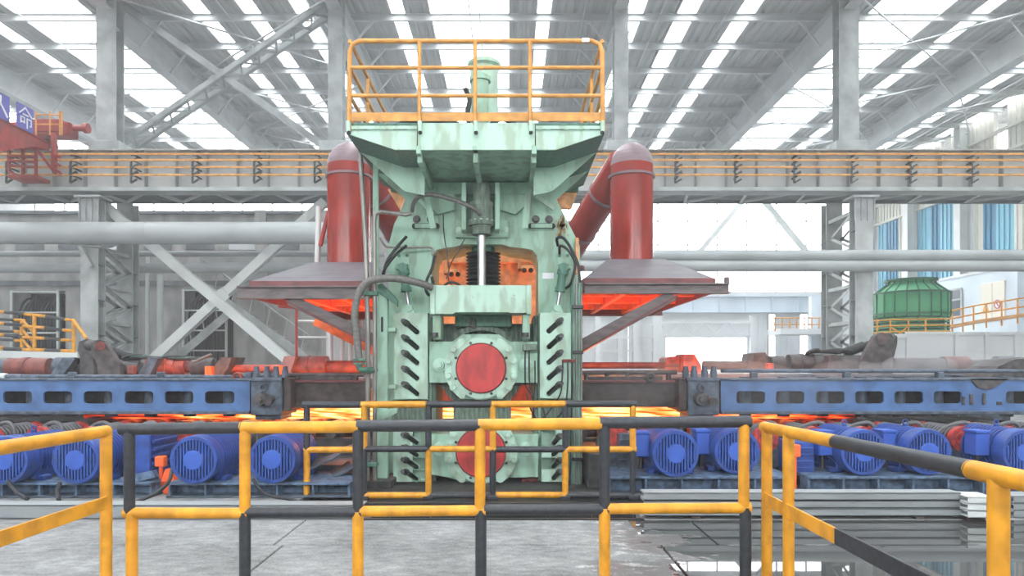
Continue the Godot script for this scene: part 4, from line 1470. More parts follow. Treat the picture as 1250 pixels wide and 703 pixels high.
func mill() -> void:
	var d := 9.3
	var m := thing("mill_housing", "tall green rolling mill housing with an open window between two thick posts", "rolling mill", Vector3(X(590, d), -0.7, -d - 0.6))
	# pale green U-shaped casting, open below
	var outl := [[474, 640], [474, 300], [481, 274], [503, 226], [670, 226], [694, 272], [708, 300], [708, 640], [657, 640], [657, 322], [655.5, 312], [650, 305], [640, 303], [622, 301], [612, 298], [566, 298], [556, 301], [541, 303], [533, 305], [528.5, 312], [527, 322], [527, 640]]
	var b := MB.new()
	b.prism(poly(outl, d), -d - 0.95, -d)
	mk(b, "casting", M.mill_green, m)
	# second housing on the drive side
	b = MB.new()
	var off := 2.3
	var bk := PackedVector2Array()
	for p in poly(outl, d):
		bk.append(p)
	b.prism(bk, -d - off - 0.95, -d - off)
	mk(b, "rear_casting", M.mill_deep, m)
	# raised wear strips inside the window
	for x in [[527, 533], [651, 657]]:
		b = MB.new()
		b.span(X(x[0], d), X(x[1], d), -0.3, Y(385, d), -d - 0.9, -d + 0.02)
		mk(b, "wear_strip", M.mill_grime, m)
	# bands of pipework-stained plate between the slot plates
	for r in [[479, 488, 524, 522], [660, 488, 705, 522]]:
		b = MB.new()
		b.span(X(r[0], d), X(r[2], d), Y(r[3], d), Y(r[1], d), -d, -d + 0.06)
		mk(b, "filler_plate", M.mill_grime, m)
	for r in [[480, 590, 522, 628], [660, 590, 704, 628]]:
		b = MB.new()
		b.span(X(r[0], d), X(r[2], d), Y(r[3], d), Y(r[1], d), -d, -d + 0.05)
		mk(b, "foot_plate", M.mill_grime, m)
	for i in 4:
		b = MB.new()
		bolt_head(b, P([509, 526, 654, 670][i], 268, d - 0.02), 0.04, 0.05)
		mk(b, "bolt", M.bolt_dark, m)
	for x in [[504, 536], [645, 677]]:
		b = MB.new()
		b.span(X(x[0], d), X(x[1], d), Y(281, d), Y(262, d), -d, -d + 0.03)
		b.span(X(x[0] + 3, d), X(x[1] - 3, d), Y(279, d), Y(274, d), -d + 0.03, -d + 0.06)
		mk(b, "tie_plate", M.mill_green, m)
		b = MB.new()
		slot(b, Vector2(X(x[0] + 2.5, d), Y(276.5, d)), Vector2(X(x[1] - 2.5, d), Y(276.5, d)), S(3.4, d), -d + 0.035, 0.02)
		mk(b, "slot_shade_plate", M.dark, m)  # dark plate laid on, its colour stands in for shade inside a slot
	b = MB.new()
	b.span(X(661, d), X(675, d), Y(362, d), Y(354, d) + 0.0, -d, -d + 0.012)
	b = MB.new()
	b.span(X(662, d), X(676, d), Y(340.5, d), Y(333, d), -d, -d + 0.008)
	mk(b, "name_plate", M.white_paint, m)
	# rust run on the shoulder
	b = MB.new()
	for i in 150:
		var px := 685.5 + rng.randf_range(-1, 1) * rng.randf_range(1, 8)
		var py := 276.0 + rng.randf_range(-1, 1) * rng.randf_range(2, 14)
		if px > 690 + (py - 268) * 0.35:
			px -= 8
		b.prism(oval(Vector2(X(px, d), Y(py, d)), Vector2(X(px + rng.randf_range(-1, 1), d), Y(py + rng.randf_range(0.5, 3), d)), S(rng.randf_range(0.15, 0.7), d)), -d, -d + 0.003)
	mk(b, "rust_patch", paint("rust", rgb(164, 118, 72), 0.9), m)
	# orange gussets behind the shoulders
	for s in [[[473, 231], [497, 231], [488, 256]], [[677, 231], [706, 231], [698, 254], [684, 254]]]:
		b = MB.new()
		b.prism(poly(s, 10.4), -10.5, -10.4)
		mk(b, "shoulder_gusset", M.orange_paint, m)
	for s in [[477, 500], [678, 706]]:
		b = MB.new()
		b.span(X(s[0], 10.35), X(s[1], 10.35), Y(234, 10.35), Y(229, 10.35), -10.3, -11.4)
		mk(b, "shoulder_beam", M.mill_deep, m)
	b = MB.new()
	b.span(X(702, d), X(706, d), Y(335, d), Y(291, d), -d, -d + 0.06)
	mk(b, "edge_bar", M.orange_paint, m)
	# ---- orange guard behind the window
	var g := thing("roll_guard", "orange guard plates with bracket lugs filling the mill window", "guard", P(590, 640, 11.5))
	b = MB.new()
	var e := 11.45
	b.span(X(522, e), X(662, e), Y(430, e), Y(300, e), -e - 0.05, -e)
	mk(b, "guard_plate", M.orange_paint, g)
	for s in [[528, 575], [606, 658]]:
		b = MB.new()
		b.span(X(s[0], e), X(s[1], e), Y(322, e), Y(309, e), -e, -e + 0.12)
		mk(b, "stiffening_bar", M.orange_paint, g)
	for s in [[543, 561, 318, 336], [632, 650, 312, 331]]:
		b = MB.new()
		b.span(X(s[0], e), X(s[1], e), Y(s[3], e), Y(s[3] - 4, e), -e, -e + 0.3)
		b.prism(poly([[s[0], s[2]], [s[0] + 4, s[2]], [s[0] + 4, s[3]], [s[0], s[3]]], e), -e, -e + 0.3)
		b.prism(poly([[s[0] + 4, s[2]], [s[1], s[3] - 6], [s[1], s[3] - 3], [s[0] + 4, s[3] - 3]], e), -e, -e + 0.06)
		var lug := mk(b, "bracket_lug", M.orange_paint, g)
		b = MB.new()
		bolt_head(b, P(s[0] + 8, s[3] - 1, e - 0.32), 0.03)
		bolt_head(b, P(s[1] - 2, s[3] - 1, e - 0.32), 0.03)
		mk(b, "lug_bolt", M.bolt_dark, lug)
	b = MB.new()
	b.span(X(617, e), X(623, e), Y(430, e), Y(322, e), -e, -e + 0.05)
	mk(b, "guard_rib", M.orange_paint, g)
	b = MB.new()
	b.span(X(500, e), X(676, e), 0.05, Y(431, e), -e - 0.05, -e)
	mk(b, "lower_shield", M.red_rust, g)
	# ---- stop beam with deep green wall between crosshead and chock
	var bal := thing("balance_block", "stained dark green balance block between crosshead and upper chock", "balance block", P(590, 440, 9.7))
	b = MB.new()
	var h := 9.55
	b.span(X(533, h), X(651, h), Y(470, h), Y(395, h), -h - 0.35, -h)
	mk(b, "block_body", M.mill_grime, bal)
	for i in 12:
		b = MB.new()
		var px := 537.0 + i * 10.0
		b.span(X(px, h), X(px + 2, h), Y(420, h), Y(398, h), -h, -h + 0.02, 0.0)
		mk(b, "wall_rib", M.mill_dirty, bal)
	b = MB.new()
	b.span(X(557, h), X(625, h), Y(400, h), Y(386, h), -h, -h + 0.25)
	mk(b, "upper_block", M.mill_deep, bal)
	b = MB.new()
	b.lathe([Vector2(S(52, h), 0), Vector2(S(52, h), 0.2), Vector2(S(45, h), 0.2), Vector2(S(45, h), 0)], Transform3D(Basis(Vector3.RIGHT, PI / 2), P(588, 449, h)), 40)
	mk(b, "bearing_arch", M.mill_grime, bal)
	# ---- crosshead
	var c := thing("crosshead", "pale green box crosshead under the screw with short legs at both ends", "crosshead", P(587, 412, 9.0))
	h = 8.85
	b = MB.new()
	b.prism(poly([[531, 350], [643, 350], [643, 381.5], [624, 382], [621, 381], [556, 381], [553, 383], [531, 383]], h), -h - 0.5, -h)
	b.span(X(531, h), X(643, h), Y(352, h), Y(350, h) + 0.02, -h - 0.6, -h)
	mk(b, "box", M.mill_pale, c)
	for s in [[525, 531.5], [642.5, 648.5]]:
		b = MB.new()
		b.span(X(s[0], h), X(s[1], h), Y(384, h), Y(348, h), -h - 0.6, -h + 0.03)
		mk(b, "end_plate", M.mill_pale, c)
	for s in [[527, 537], [638, 647]]:
		b = MB.new()
		b.span(X(s[0], h), X(s[1], h), Y(414, h), Y(383, h), -h - 0.55, -h - 0.08)
		var leg := mk(b, "leg", M.mill_green, c)
		b = MB.new()
		b.tube(P(s[0] + 3, 411, h + 0.05), P(s[0] + 3, 406, h + 0.05), 0.05)
		mk(b, "foot_bolt", M.bolt_dark, leg)
	b = MB.new()
	for s in [[626, 360, 629, 361], [626, 364, 629, 365.5], [577, 361, 577.6, 364]]:
		b.bar(P(s[0], s[1], h - 0.003), P(s[2], s[3], h - 0.003), 0.012, 0.004)
	mk(b, "chalk_mark", M.steel_dark, c)
	b = MB.new()
	b.path(spline(pix([[575, 388, 8.95], [574, 397, 8.9], [580, 399, 8.9], [580, 390, 8.95]])), 0.02, 6)
	mk(b, "lifting_link", M.bolt_dark, c)
	# ---- chocks
	roll_chock("upper_chock", "upper green roll chock with a round red end cap and ring of bolts", 587.5, 449.5, [[524, 417], [552, 417], [565, 408], [609, 408], [622, 417], [656, 417], [656, 467], [629, 467], [613, 487], [562, 487], [546, 467], [524, 467]], "red_cap")
	roll_chock("lower_chock", "lower green roll chock with a round red end cap seen through the yellow railing", 587.5, 551.5, [[522, 530], [552, 530], [565, 514], [609, 514], [622, 530], [657, 530], [657, 582], [622, 583], [608, 588], [565, 588], [548, 583], [522, 578]], "red_cap")
	for s in [[449.5, 0.44, "upper dark steel work roll behind the upper chock", "work_roll"], [551.5, 0.28, "lower dark steel work roll behind the lower chock", "work_roll"]]:
		b = MB.new()
		b.tube(P(587.5, s[0], 9.1) + Vector3(0, 0, -0.85), P(587.5, s[0], 9.1) + Vector3(0, 0, -1.2), s[1] * 0.6, -1, 24)
		b.tube(P(587.5, s[0], 9.1) + Vector3(0, 0, -1.2), P(587.5, s[0], 9.1) + Vector3(0, 0, -2.2), s[1], -1, 32)
		b.tube(P(587.5, s[0], 9.1) + Vector3(0, 0, -2.2), P(587.5, s[0], 9.1) + Vector3(0, 0, -3.0), s[1] * 0.6, -1, 24)
		tag(mk(b, "work_roll", M.roller_steel), s[2], "roll")
	# grimy support below and between the chocks
	var sl := thing("chock_slide", "red painted slide blocks and dark feet under the lower chock", "slide", P(590, 640, 9.2))
	for s in [[528, 553, 588, 640, "red_rust"], [553, 570, 592, 640, "machine_slate"], [573, 600, 590, 612, "mill_grime"], [604, 632, 588, 640, "mill_grime"], [636, 656, 584, 640, "red_rust"]]:
		b = MB.new()
		b.span(X(s[0], 9.2), X(s[1], 9.2), Y(s[3], 9.2), Y(s[2], 9.2), -9.2, -9.8)
		mk(b, "slide_block", M[s[4]], sl)
	b = MB.new()
	b.span(X(553, 9.25), X(624, 9.25), Y(526, 9.25), Y(488, 9.25), -9.3, -9.9)
	mk(b, "spacer_block", M.mill_grime, sl)
	# ---- slot plates
	slot_plate("slot_plate", "upper pale green plate with five slanted slots, by the green post and grey pipes", [481, 382, 522, 487], 9.05, [395.0, 414.0, 432.5, 451.5, 470.5], 497.0, 509.0, 10.5)
	slot_plate("slot_plate", "upper pale green plate with five slanted slots, beside the thin hoses", [659, 382, 697, 486], 9.05, [393.5, 413.0, 432.0, 451.0, 470.0], 681.5, 670.0, 10.5)
	slot_plate("slot_plate", "lower pale green plate with four slanted slots, by the green post", [480, 525, 520, 588], 9.05, [531.5, 546.5, 561.5, 576.0], 496.5, 508.5, 9.5)
	slot_plate("slot_plate", "lower green plate with four slanted slots behind the far railing post", [661, 525, 692, 588], 9.05, [533.0, 547.0, 562.0, 576.0], 682.0, 676.0, 8.0)
	# ---- tilting cylinders on both shoulders
	for s in [[492.0, 499.5, 1.0, "small green hydraulic cylinder above the slotted plate by the grey pipes"], [688.0, 680.0, -1.0, "small green hydraulic cylinder below the rust stain on the mill shoulder"]]:
		var px: float = s[0]
		var qx: float = s[1]
		var t := thing("hydraulic_cylinder", s[3], "hydraulic cylinder", P(qx, 382, 9.15), "hydraulic cylinders on the mill shoulders")
		b = MB.new()
		var ax := px + (qx - px) * 0.05
		b.span(X(px - 8, d), X(px + 8, d), Y(328, d), Y(309, d), -d, -d + 0.03)
		b.span(X(px - 8, d), X(px + 8, d), Y(330, d), Y(326.5, d), -d, -d + 0.14)
		mk(b, "mount", M.mill_green, t)
		for q in [[-5, 312], [5, 312], [-5, 324], [5, 324]]:
			b = MB.new()
			bolt_head(b, P(px + q[0], q[1], d - 0.03), 0.016, 0.02)
			mk(b, "bolt", M.mill_deep, t)
		b = MB.new()
		var top := P(ax, 327, 9.1)
		var bot := P(qx, 379, 9.1)
		b.tube(top + Vector3(0, 0, -0.05), top + Vector3(0, 0, 0.08), 0.06, -1, 14)
		b.tube(top.lerp(bot, 0.05), top.lerp(bot, 0.16), 0.075)
		b.tube(top.lerp(bot, 0.16), top.lerp(bot, 0.46), 0.058)
		b.tube(top.lerp(bot, 0.46), top.lerp(bot, 0.56), 0.072)
		mk(b, "barrel", M.mill_deep, t)
		b = MB.new()
		b.tube(top.lerp(bot, 0.56), top.lerp(bot, 0.88), 0.026)
		mk(b, "piston_rod", M.chrome, t)
		b = MB.new()
		b.tube(bot + Vector3(0, 0.03, -0.04), bot + Vector3(0, 0.03, 0.05), 0.05, -1, 14)
		b.prism(PackedVector2Array([Vector2(bot.x - 0.09, bot.y - 0.04), Vector2(bot.x + 0.09, bot.y - 0.04), Vector2(bot.x + 0.04, bot.y + 0.06), Vector2(bot.x - 0.04, bot.y + 0.06)]), bot.z - 0.03, bot.z + 0.03)
		mk(b, "clevis", M.mill_green, t)
	# ---- screw down gear in the middle
	var sc := thing("screw_cylinder", "green adjusting cylinder with bright piston rod under the platform", "hydraulic cylinder", P(588, 352, 9.0))
	h = 9.0
	b = MB.new()
	b.span(X(556, d), X(621, d), Y(291, d), Y(270, d), -d, -d + 0.08)
	mk(b, "mount_plate", M.mill_green, sc)
	for px in [560.0, 617.0]:
		b = MB.new()
		bolt_head(b, P(px, 281, d - 0.08), 0.035)
		mk(b, "bolt", M.mill_pale, sc)
	for px in [[564, 570], [604.5, 610.5]]:
		b = MB.new()
		b.span(X(px[0], 9.1), X(px[1], 9.1), Y(283, 9.1), Y(226, 9.1), -d + 0.02, -8.95)
		mk(b, "side_rib", M.mill_green, sc)
	b = MB.new()
	b.tube(P(588, 281, h), P(588, 226, h), S(11, h), -1, 24)
	b.tube(P(588, 271, h), P(588, 276, h), S(15.5, h), -1, 24)
	b.tube(P(588, 253, h), P(588, 248, h), S(15.0, h), -1, 24)
	b.tube(P(588, 276, h), P(588, 287, h), S(12, h), -1, 24)
	b.tube(P(588, 271, h), P(588, 253, h), S(14.3, h), -1, 24)
	mk(b, "cylinder_body", M.mill_grime, sc)
	for k in 12:
		b = MB.new()
		var a := TAU * k / 12.0
		b.tube(P(588, 271, h) + Vector3(cos(a), 0, sin(a)) * S(13.6, h), P(588, 269.3, h) + Vector3(cos(a), 0, sin(a)) * S(13.6, h), 0.017, -1, 6)
		mk(b, "flange_bolt", M.mill_pale, sc)
	b = MB.new()
	b.tube(P(588, 287, h), P(588, 352, h), S(5.2, h), -1, 20)
	mk(b, "piston_rod", M.chrome, sc)
	var bl := thing("bellows", "black rubber bellows around the screw behind the bright rod", "bellows", P(590, 352, 9.6))
	b = MB.new()
	var prof := []
	var hb := 9.6
	for i in 11:
		prof.append(Vector2(S(17.5, hb), Y(352 - i * 4.0, hb)))
		prof.append(Vector2(S(21.5, hb), Y(350 - i * 4.0, hb)))
	b.lathe(prof, Transform3D(Basis.IDENTITY, Vector3(X(590, hb), 0, -hb)), 28)
	mk(b, "rubber_sleeve", M.rubber, bl)
	b = MB.new()
	b.tube(Vector3(X(590, hb), Y(352, hb), -hb), Vector3(X(590, hb), Y(300, hb), -hb), S(14, hb), -1, 20)
	mk(b, "screw_spindle", M.mill_deep, bl)
	# ---- green post and pipes beside the mill
	var gp := thing("support_post", "slim green upright post beside the grey pipes", "post", P(466, 628, 8.9))
	h = 8.9
	b = MB.new()
	b.span(X(460, h), X(473, h), Y(640, h), Y(352, h), -h - 0.12, -h)
	mk(b, "post", M.mill_green, gp)
	b = MB.new()
	b.prism(poly([[461, 348], [467, 346], [485, 366], [485, 374], [461, 356]], h), -h - 0.1, -h + 0.02)
	mk(b, "top_bracket", M.mill_deep, gp)
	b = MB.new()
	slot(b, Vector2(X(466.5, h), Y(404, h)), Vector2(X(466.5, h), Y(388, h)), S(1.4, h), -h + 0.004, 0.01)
	mk(b, "slot_shade_plate", M.dark, gp)  # uncut post: slot shade is painted as a dark strip
	for y in [402.0, 472.0]:
		b = MB.new()
		b.span(X(472, h), X(482, h), Y(y + 3, h), Y(y - 3, h), -h - 0.2, -h - 0.05)
		mk(b, "strap", M.mill_green, gp)
	b = MB.new()
	b.prism(poly([[463, 502], [486, 497], [486, 503], [470, 512], [463, 512]], h), -h, -h + 0.1)
	mk(b, "lower_bracket", M.mill_green, gp)
	var vp := [[[[438, 150], [440, 190], [446.5, 300], [449, 400], [449, 635]], 3.0, "thin leaning grey pipe beside the large curved hose"], [[[502, 260], [496, 262], [465, 258.5], [458.5, 261], [457, 268], [457.5, 400], [457.5, 635]], 2.6, "thin upright grey pipe with an elbow towards the mill top"]]
	for s in vp:
		var pts := []
		for q in s[0]:
			pts.append([q[0], q[1], 8.75])
		b = MB.new()
		b.path(pix(pts) if s[1] == 3.0 else pix(pts), S(s[1], 8.75), 10)
		tag(mk(b, "grey_pipe", M.pipe_steel), s[2], "pipe")
	b = MB.new()
	b.span(X(454, 8.9), X(461, 8.9), Y(640, 8.9), Y(165, 8.9), -9.0, -8.95)
	tag(mk(b, "channel_post", M.mill_green), "slim green channel running up behind the grey pipes to the platform", "post")
	for y in [358.0, 567.0]:
		b = MB.new()
		b.span(X(443, 8.7), X(461, 8.7), Y(y + 2.5, 8.7), Y(y - 2.5, 8.7), -8.78, -8.68)
		tag(mk(b, "pipe_clamp", M.mill_deep), "green pipe clamp tying the two grey pipes " + ("near the hose bend" if y < 400.0 else "near the floor"), "clamp")
	var hs := thing("large_hose", "large grey hose bending down from the crosshead to a green flange", "hose", P(436, 470, 8.6))
	b = MB.new()
	b.path(spline(pix([[527, 351, 8.75], [510, 345, 8.65], [480, 339.5, 8.6], [452, 343, 8.6], [438, 358, 8.6], [433, 385, 8.6], [436, 415, 8.6], [438.5, 438, 8.6]]), 6), S(4.6, 8.6), 12)
	mk(b, "hose_tube", M.hose_grey, hs)
	b = MB.new()
	b.tube(P(438.5, 438, 8.6), P(438.5, 441, 8.6), S(8, 8.6))
	b.tube(P(438.5, 442.5, 8.6), P(438.5, 445, 8.6), S(8, 8.6))
	b.path(spline(pix([[438.5, 445, 8.6], [439.5, 450, 8.6], [446, 452, 8.6], [458, 451.5, 8.8]]), 5), S(4, 8.6), 10)
	mk(b, "flange_elbow", M.mill_deep, hs)
	# right edge column of thin pipes
	var rc := thing("pipe_bundle", "bundle of thin greenish upright pipes along the mill edge", "pipe", P(706, 640, 9.0))
	for i in 4:
		b = MB.new()
		var px := 700.5 + i * 3.0
		b.tube(P(px, 640, 9.0), P(px, 330 + i * 9.0, 9.0), S(1.2, 9.0), -1, 8)
		mk(b, "thin_pipe", M.mill_dirty if i % 2 == 0 else M.pipe_steel, rc)
	b = MB.new()
	b.span(X(697, 9.1), X(711, 9.1), Y(640, 9.1), Y(345, 9.1), -9.2, -9.1)
	mk(b, "back_channel", M.mill_dirty, rc)
	for y in [375.0, 430.0, 560.0]:
		b = MB.new()
		b.span(X(698, 9.0), X(712, 9.0), Y(y + 2, 9.0), Y(y - 2, 9.0), -9.05, -8.95)
		mk(b, "clip", M.bolt_dark, rc)
	# hoses
	var hoses := [
		["black_hose", "black hose looping from the shoulder down beside the hydraulic cylinder", "rubber", 2.0, [[496, 289, 9.1], [486, 300, 9.0], [473, 318, 9.0], [468, 335, 9.1]], "hose"],
		["black_hose", "second black hose crossing the pipe beside the mill shoulder", "rubber", 1.8, [[496, 300, 9.1], [482, 312, 9.0], [470, 328, 9.0], [467, 338, 9.1]], "hose"],
		["black_hose", "black hose looping high on the shoulder by the rust stain", "rubber", 1.9, [[681, 300, 9.15], [680, 291, 9.05], [688, 291, 9.0], [698, 305, 9.0], [706, 325, 9.0], [708, 345, 9.0]], "hose"],
		["black_hose", "second black hose looping by the rust stain", "rubber", 1.7, [[683, 310, 9.15], [684, 300, 9.05], [694, 306, 9.0], [702, 322, 9.0], [697, 345, 9.0], [690, 352, 9.1]], "hose"],
		["armoured_hose", "grey armoured hose arching from the gusset to the top cylinder", "hose_grey", 2.6, [[503, 258, 9.0], [505, 248, 8.9], [512, 240, 8.85], [526, 237.5, 8.85], [548, 242, 8.85], [570, 250, 8.8], [582, 257, 8.8], [586, 262, 8.85]], "hose"],
		["thin_cable", "thin black cable hanging from the cylinder mount into the window", "rubber", 0.7, [[541, 262, 9.2], [542, 285, 9.15], [546, 312, 9.1], [548, 330, 9.1], [545, 340, 9.1]], "cable"],
		["thin_cable", "thin black cable slanting across the orange window", "rubber", 0.7, [[567, 292, 9.15], [558, 308, 9.1], [548, 328, 9.1], [549, 345, 9.1], [560, 352, 9.2]], "cable"],
		["black_hose", "pair of dark hoses hanging at the window edge above the crosshead", "rubber", 1.8, [[531, 312, 9.1], [527, 328, 9.05], [521, 342, 9.0], [520, 354, 9.0], [524, 360, 9.0], [529, 352, 9.05], [527, 338, 9.1]], "hose"],
		["black_hose", "short black hose arching over the crosshead", "rubber", 1.6, [[538, 352, 9.15], [548, 345, 9.1], [558, 346, 9.1], [566, 353, 9.15]], "hose"],
		["thin_pipe_run", "thin grey pipe along the shoulder to the window corner", "pipe_steel", 1.4, [[464, 290, 9.1], [470, 300, 9.1], [478, 302, 9.1], [512, 302, 9.15], [527, 303, 9.2], [528, 312, 9.2]], "pipe"],
		["thin_hose", "thin dark hose hanging down the face of the upper chock", "rubber", 1.0, [[641, 428, 8.95], [641, 450, 8.95], [642, 470, 8.95], [650, 485, 8.95], [652, 510, 8.95]], "hose"],
		["thin_hose", "second thin dark hose hanging beside the chock nut", "rubber", 1.0, [[646, 428, 8.95], [646, 455, 8.95], [648, 480, 8.95], [656, 500, 8.95]], "hose"],
		["thin_hose", "third thin dark hose hanging along the chock edge", "rubber", 0.9, [[653, 440, 8.95], [653, 470, 8.95], [651, 490, 8.95]], "hose"],
		["looped_hose", "dark hose hanging in a loop under the slotted plate behind the railing", "rubber", 1.0, [[687, 442, 8.9], [686, 465, 8.9], [682, 485, 8.9], [660, 512, 8.9], [648, 500, 8.9], [643, 480, 8.9]], "hose"],
		["looped_hose", "second dark hose hanging in a loop under the slotted plate", "rubber", 1.0, [[693, 442, 8.9], [693, 470, 8.9], [688, 500, 8.9], [670, 514, 8.9], [662, 495, 8.9]], "hose"],
		["thin_hose", "thin dark hose running straight down the pipe bundle", "rubber", 1.0, [[699, 442, 8.9], [698, 480, 8.9], [697, 540, 8.9], [696, 600, 8.9]], "hose"],
	]
	for s in hoses:
		b = MB.new()
		b.path(spline(pix(s[4]), 6), S(s[3], 9.0), 8)
		tag(mk(b, s[0], M[s[2]]), s[1], s[5])
	b = MB.new()
	b.span(X(686, 8.92), X(702, 8.92), Y(442.5, 8.92), Y(438.5, 8.92), -8.97, -8.9)
	tag(mk(b, "hose_manifold", M.red_rust), "small reddish manifold bar holding three thin hoses", "manifold")
	b = MB.new()
	b.span(X(638, 8.97), X(656, 8.97), Y(428, 8.97), Y(420, 8.97), -9.1, -8.95)
	tag(mk(b, "grease_block", M.mill_grime), "grimy grease block on the corner of the upper chock", "manifold")


func platform() -> void:
	var d := 7.9
	var bk := 10.2
	var yt := Y(150, d)
	var yb := Y(183, d)
	var t := thing("top_platform", "green steel platform with tapered wings on top of the mill", "platform", Vector3(X(581, d), yb - 0.6, -9.0))
	var b := MB.new()
	b.span(X(510, d), X(653, d), yb, yt, -d - 0.02, -d)
	b.span(X(579, d) - 0.01, X(579, d) + 0.05, yb, yt, -d, -d + 0.01, 0.0)
	mk(b, "front_panel", M.mill_pale, t)
	for s in [[424.0, 509.0, 482.0], [737.0, 654.0, 679.0]]:
		b = MB.new()
		b.prism(poly([[s[0], 151], [s[1], 151], [s[1], 182.5], [s[2], 182.5], [s[0], 163]], d), -d - 0.03, -d - 0.005)
		mk(b, "wing_panel", M.mill_pale, t)
		b = MB.new()
		b.bar(P(s[0], 158, d - 0.005), P(s[1], 158, d - 0.005), 0.01, 0.012)
		mk(b, "seam", M.mill_dirty, t)
		# sloping soffit of the wing, front to back
		var x0 := X(s[0], d)
		var x2 := X(s[2], d)
		var x1 := X(s[1], d)
		b = MB.new()
		var q := Y(163, d)
		b.flat(Vector3(x0, q, -d - 0.03), Vector3(x2, yb, -d - 0.03), Vector3(x2, yb, -bk), Vector3(x0, q, -bk), Vector3.DOWN)
		b.flat(Vector3(x0, q + 0.03, -d - 0.03), Vector3(x2, yb + 0.03, -d - 0.03), Vector3(x2, yb + 0.03, -bk), Vector3(x0, q + 0.03, -bk), Vector3.UP)
		b.span(minf(x1, x2), maxf(x1, x2), yb, yb + 0.03, -d - 0.03, -bk, 0.0)
		b.span(x0 - 0.01, x0 + 0.01, q, yt, -d - 0.03, -bk, 0.0)
		mk(b, "soffit", M.mill_deep, t)
		for z in [8.6, 9.4]:
			b = MB.new()
			var pp := PackedVector2Array([Vector2(x0, q), Vector2(x2, yb), Vector2(x1, yb), Vector2(x1, yb - 0.35), Vector2(x2, yb - 0.3)])
			b.prism(pp, -z - 0.02, -z)
			mk(b, "wing_rib", M.mill_green, t)
	b = MB.new()
	b.span(X(424, d), X(737, d), yt - 0.03, yt, -d, -bk)
	mk(b, "deck", M.mill_deep, t)
	b = MB.new()
	b.span(X(510, d), X(653, d), yb, yb + 0.03, -d - 0.02, -bk)
	mk(b, "floor_plate", M.mill_green, t)
	# beams running back below the centre
	for px in [511.0, 580.0, 652.0]:
		b = MB.new()
		b.span(X(px, d) - 0.03, X(px, d) + 0.03, yb - (0.0 if px == 580.0 else 0.05), yb + 0.05, -d + 0.01, -9.3)
		b.span(X(px, d) - 0.03, X(px, d) + 0.03, yb - 0.12, yb, -d - 0.1, -9.3)
		mk(b, "floor_beam", M.mill_green, t)
	b = MB.new()
	b.span(X(516, 9.2), X(646, 9.2), Y(237, 9.2), Y(222, 9.2), -9.2, -9.4)
	mk(b, "cross_beam", M.mill_green, t)
	for s in [[511.0, 517.0, 535.0], [652.0, 647.0, 629.0]]:
		b = MB.new()
		b.bar(P(s[0] + (6 if s[0] < 600 else -6), 222, 9.1), P(s[1] + (12 if s[0] < 600 else -6), 279, 9.1), 0.045, 0.08)
		mk(b, "knee_strut", M.mill_green, t)
		b = MB.new()
		b.prism(poly([[s[1], 232], [s[2] + (20 if s[0] < 600 else -20), 232], [s[2] + (20 if s[0] < 600 else -20), 256], [s[2], 262], [s[1] + (4 if s[0] < 600 else -4), 250]], 9.25), -9.3, -9.22)
		mk(b, "knee_plate", M.mill_green, t)
	for s in [[503, 235, 530, 263], [676, 255, 655, 240]]:
		b = MB.new()
		b.bar(P(s[0], s[1], 9.2), P(s[2], s[3], 9.2), 0.05, 0.05)
		mk(b, "stay_bar", M.mill_pale, t)
	# ---- railing on the platform
	var r := thing("platform_railing", "pale orange railing round the green platform on top of the mill", "railing", Vector3(X(581, d), yt, -9.0))
	var rr := 0.028
	var x0 := X(427, d)
	var x1 := X(735, d)
	var top := Y(50, d)
	b = MB.new()
	b.path([Vector3(x0 - 0.01, yt - 0.1, -d), Vector3(x0, top - 0.12, -d), Vector3(x0 + 0.03, top - 0.04, -d), Vector3(x0 + 0.12, top, -d), Vector3(x1 - 0.12, top, -d), Vector3(x1 - 0.03, top - 0.04, -d), Vector3(x1, top - 0.12, -d), Vector3(x1 + 0.01, yt - 0.1, -d)], rr, 8)
	mk(b, "top_rail", M.yellow_pale, r)
	for py in [82.5, 117.0]:
		b = MB.new()
		b.tube(Vector3(x0, Y(py, d), -d), Vector3(x1, Y(py, d), -d), rr * 0.85, -1, 8)
		mk(b, "mid_rail", M.yellow_pale, r)
	for px in [512.0, 580.0, 647.0]:
		b = MB.new()
		b.tube(P(px, 152, d - 0.03), P(px, 50, d - 0.03), rr * 0.8, -1, 8)
		mk(b, "post", M.yellow_pale, r)
	for px in [426.0, 513.0, 581.0, 648.0, 735.0]:
		b = MB.new()
		b.span(X(px - 2.3, d), X(px + 2.3, d), Y(163, d), Y(149, d), -d + 0.002, -d + 0.06)
		var so := mk(b, "post_socket", M.mill_pale, r)
		b = MB.new()
		b.tube(P(px, 162, d - 0.07), P(px, 162, d - 0.12), 0.025, -1, 6)
		mk(b, "socket_bolt", M.bolt_dark, so)
	b = MB.new()
	b.span(X(425, d), X(737, d), Y(148, d), Y(137.5, d), -d - 0.006, -d + 0.006)
	mk(b, "toe_plate", M.yellow_pale, r)
	for s in [x0, x1]:
		for y in [top, Y(82.5, d), Y(117, d)]:
			b = MB.new()
			b.tube(Vector3(s, y, -d), Vector3(s, y, -bk), rr * 0.85, -1, 8)
			mk(b, "side_rail", M.yellow_pale, r)
		for z in [8.9, 10.2]:
			b = MB.new()
			b.tube(Vector3(s, yt, -z), Vector3(s, top, -z), rr * 0.85, -1, 8)
			mk(b, "side_post", M.yellow_pale, r)
		b = MB.new()
		b.span(s - 0.006, s + 0.006, yt, yt + 0.1, -d, -bk)
		mk(b, "side_toe_plate", M.yellow_pale, r)
	b = MB.new()
	b.span(X(710, d), X(719, d), Y(53, d), Y(48, d), -d + 0.02, -d + 0.04)
	mk(b, "tag_plate", M.white_paint, r)
	# ---- cylinders standing on the platform
	var h := 9.1
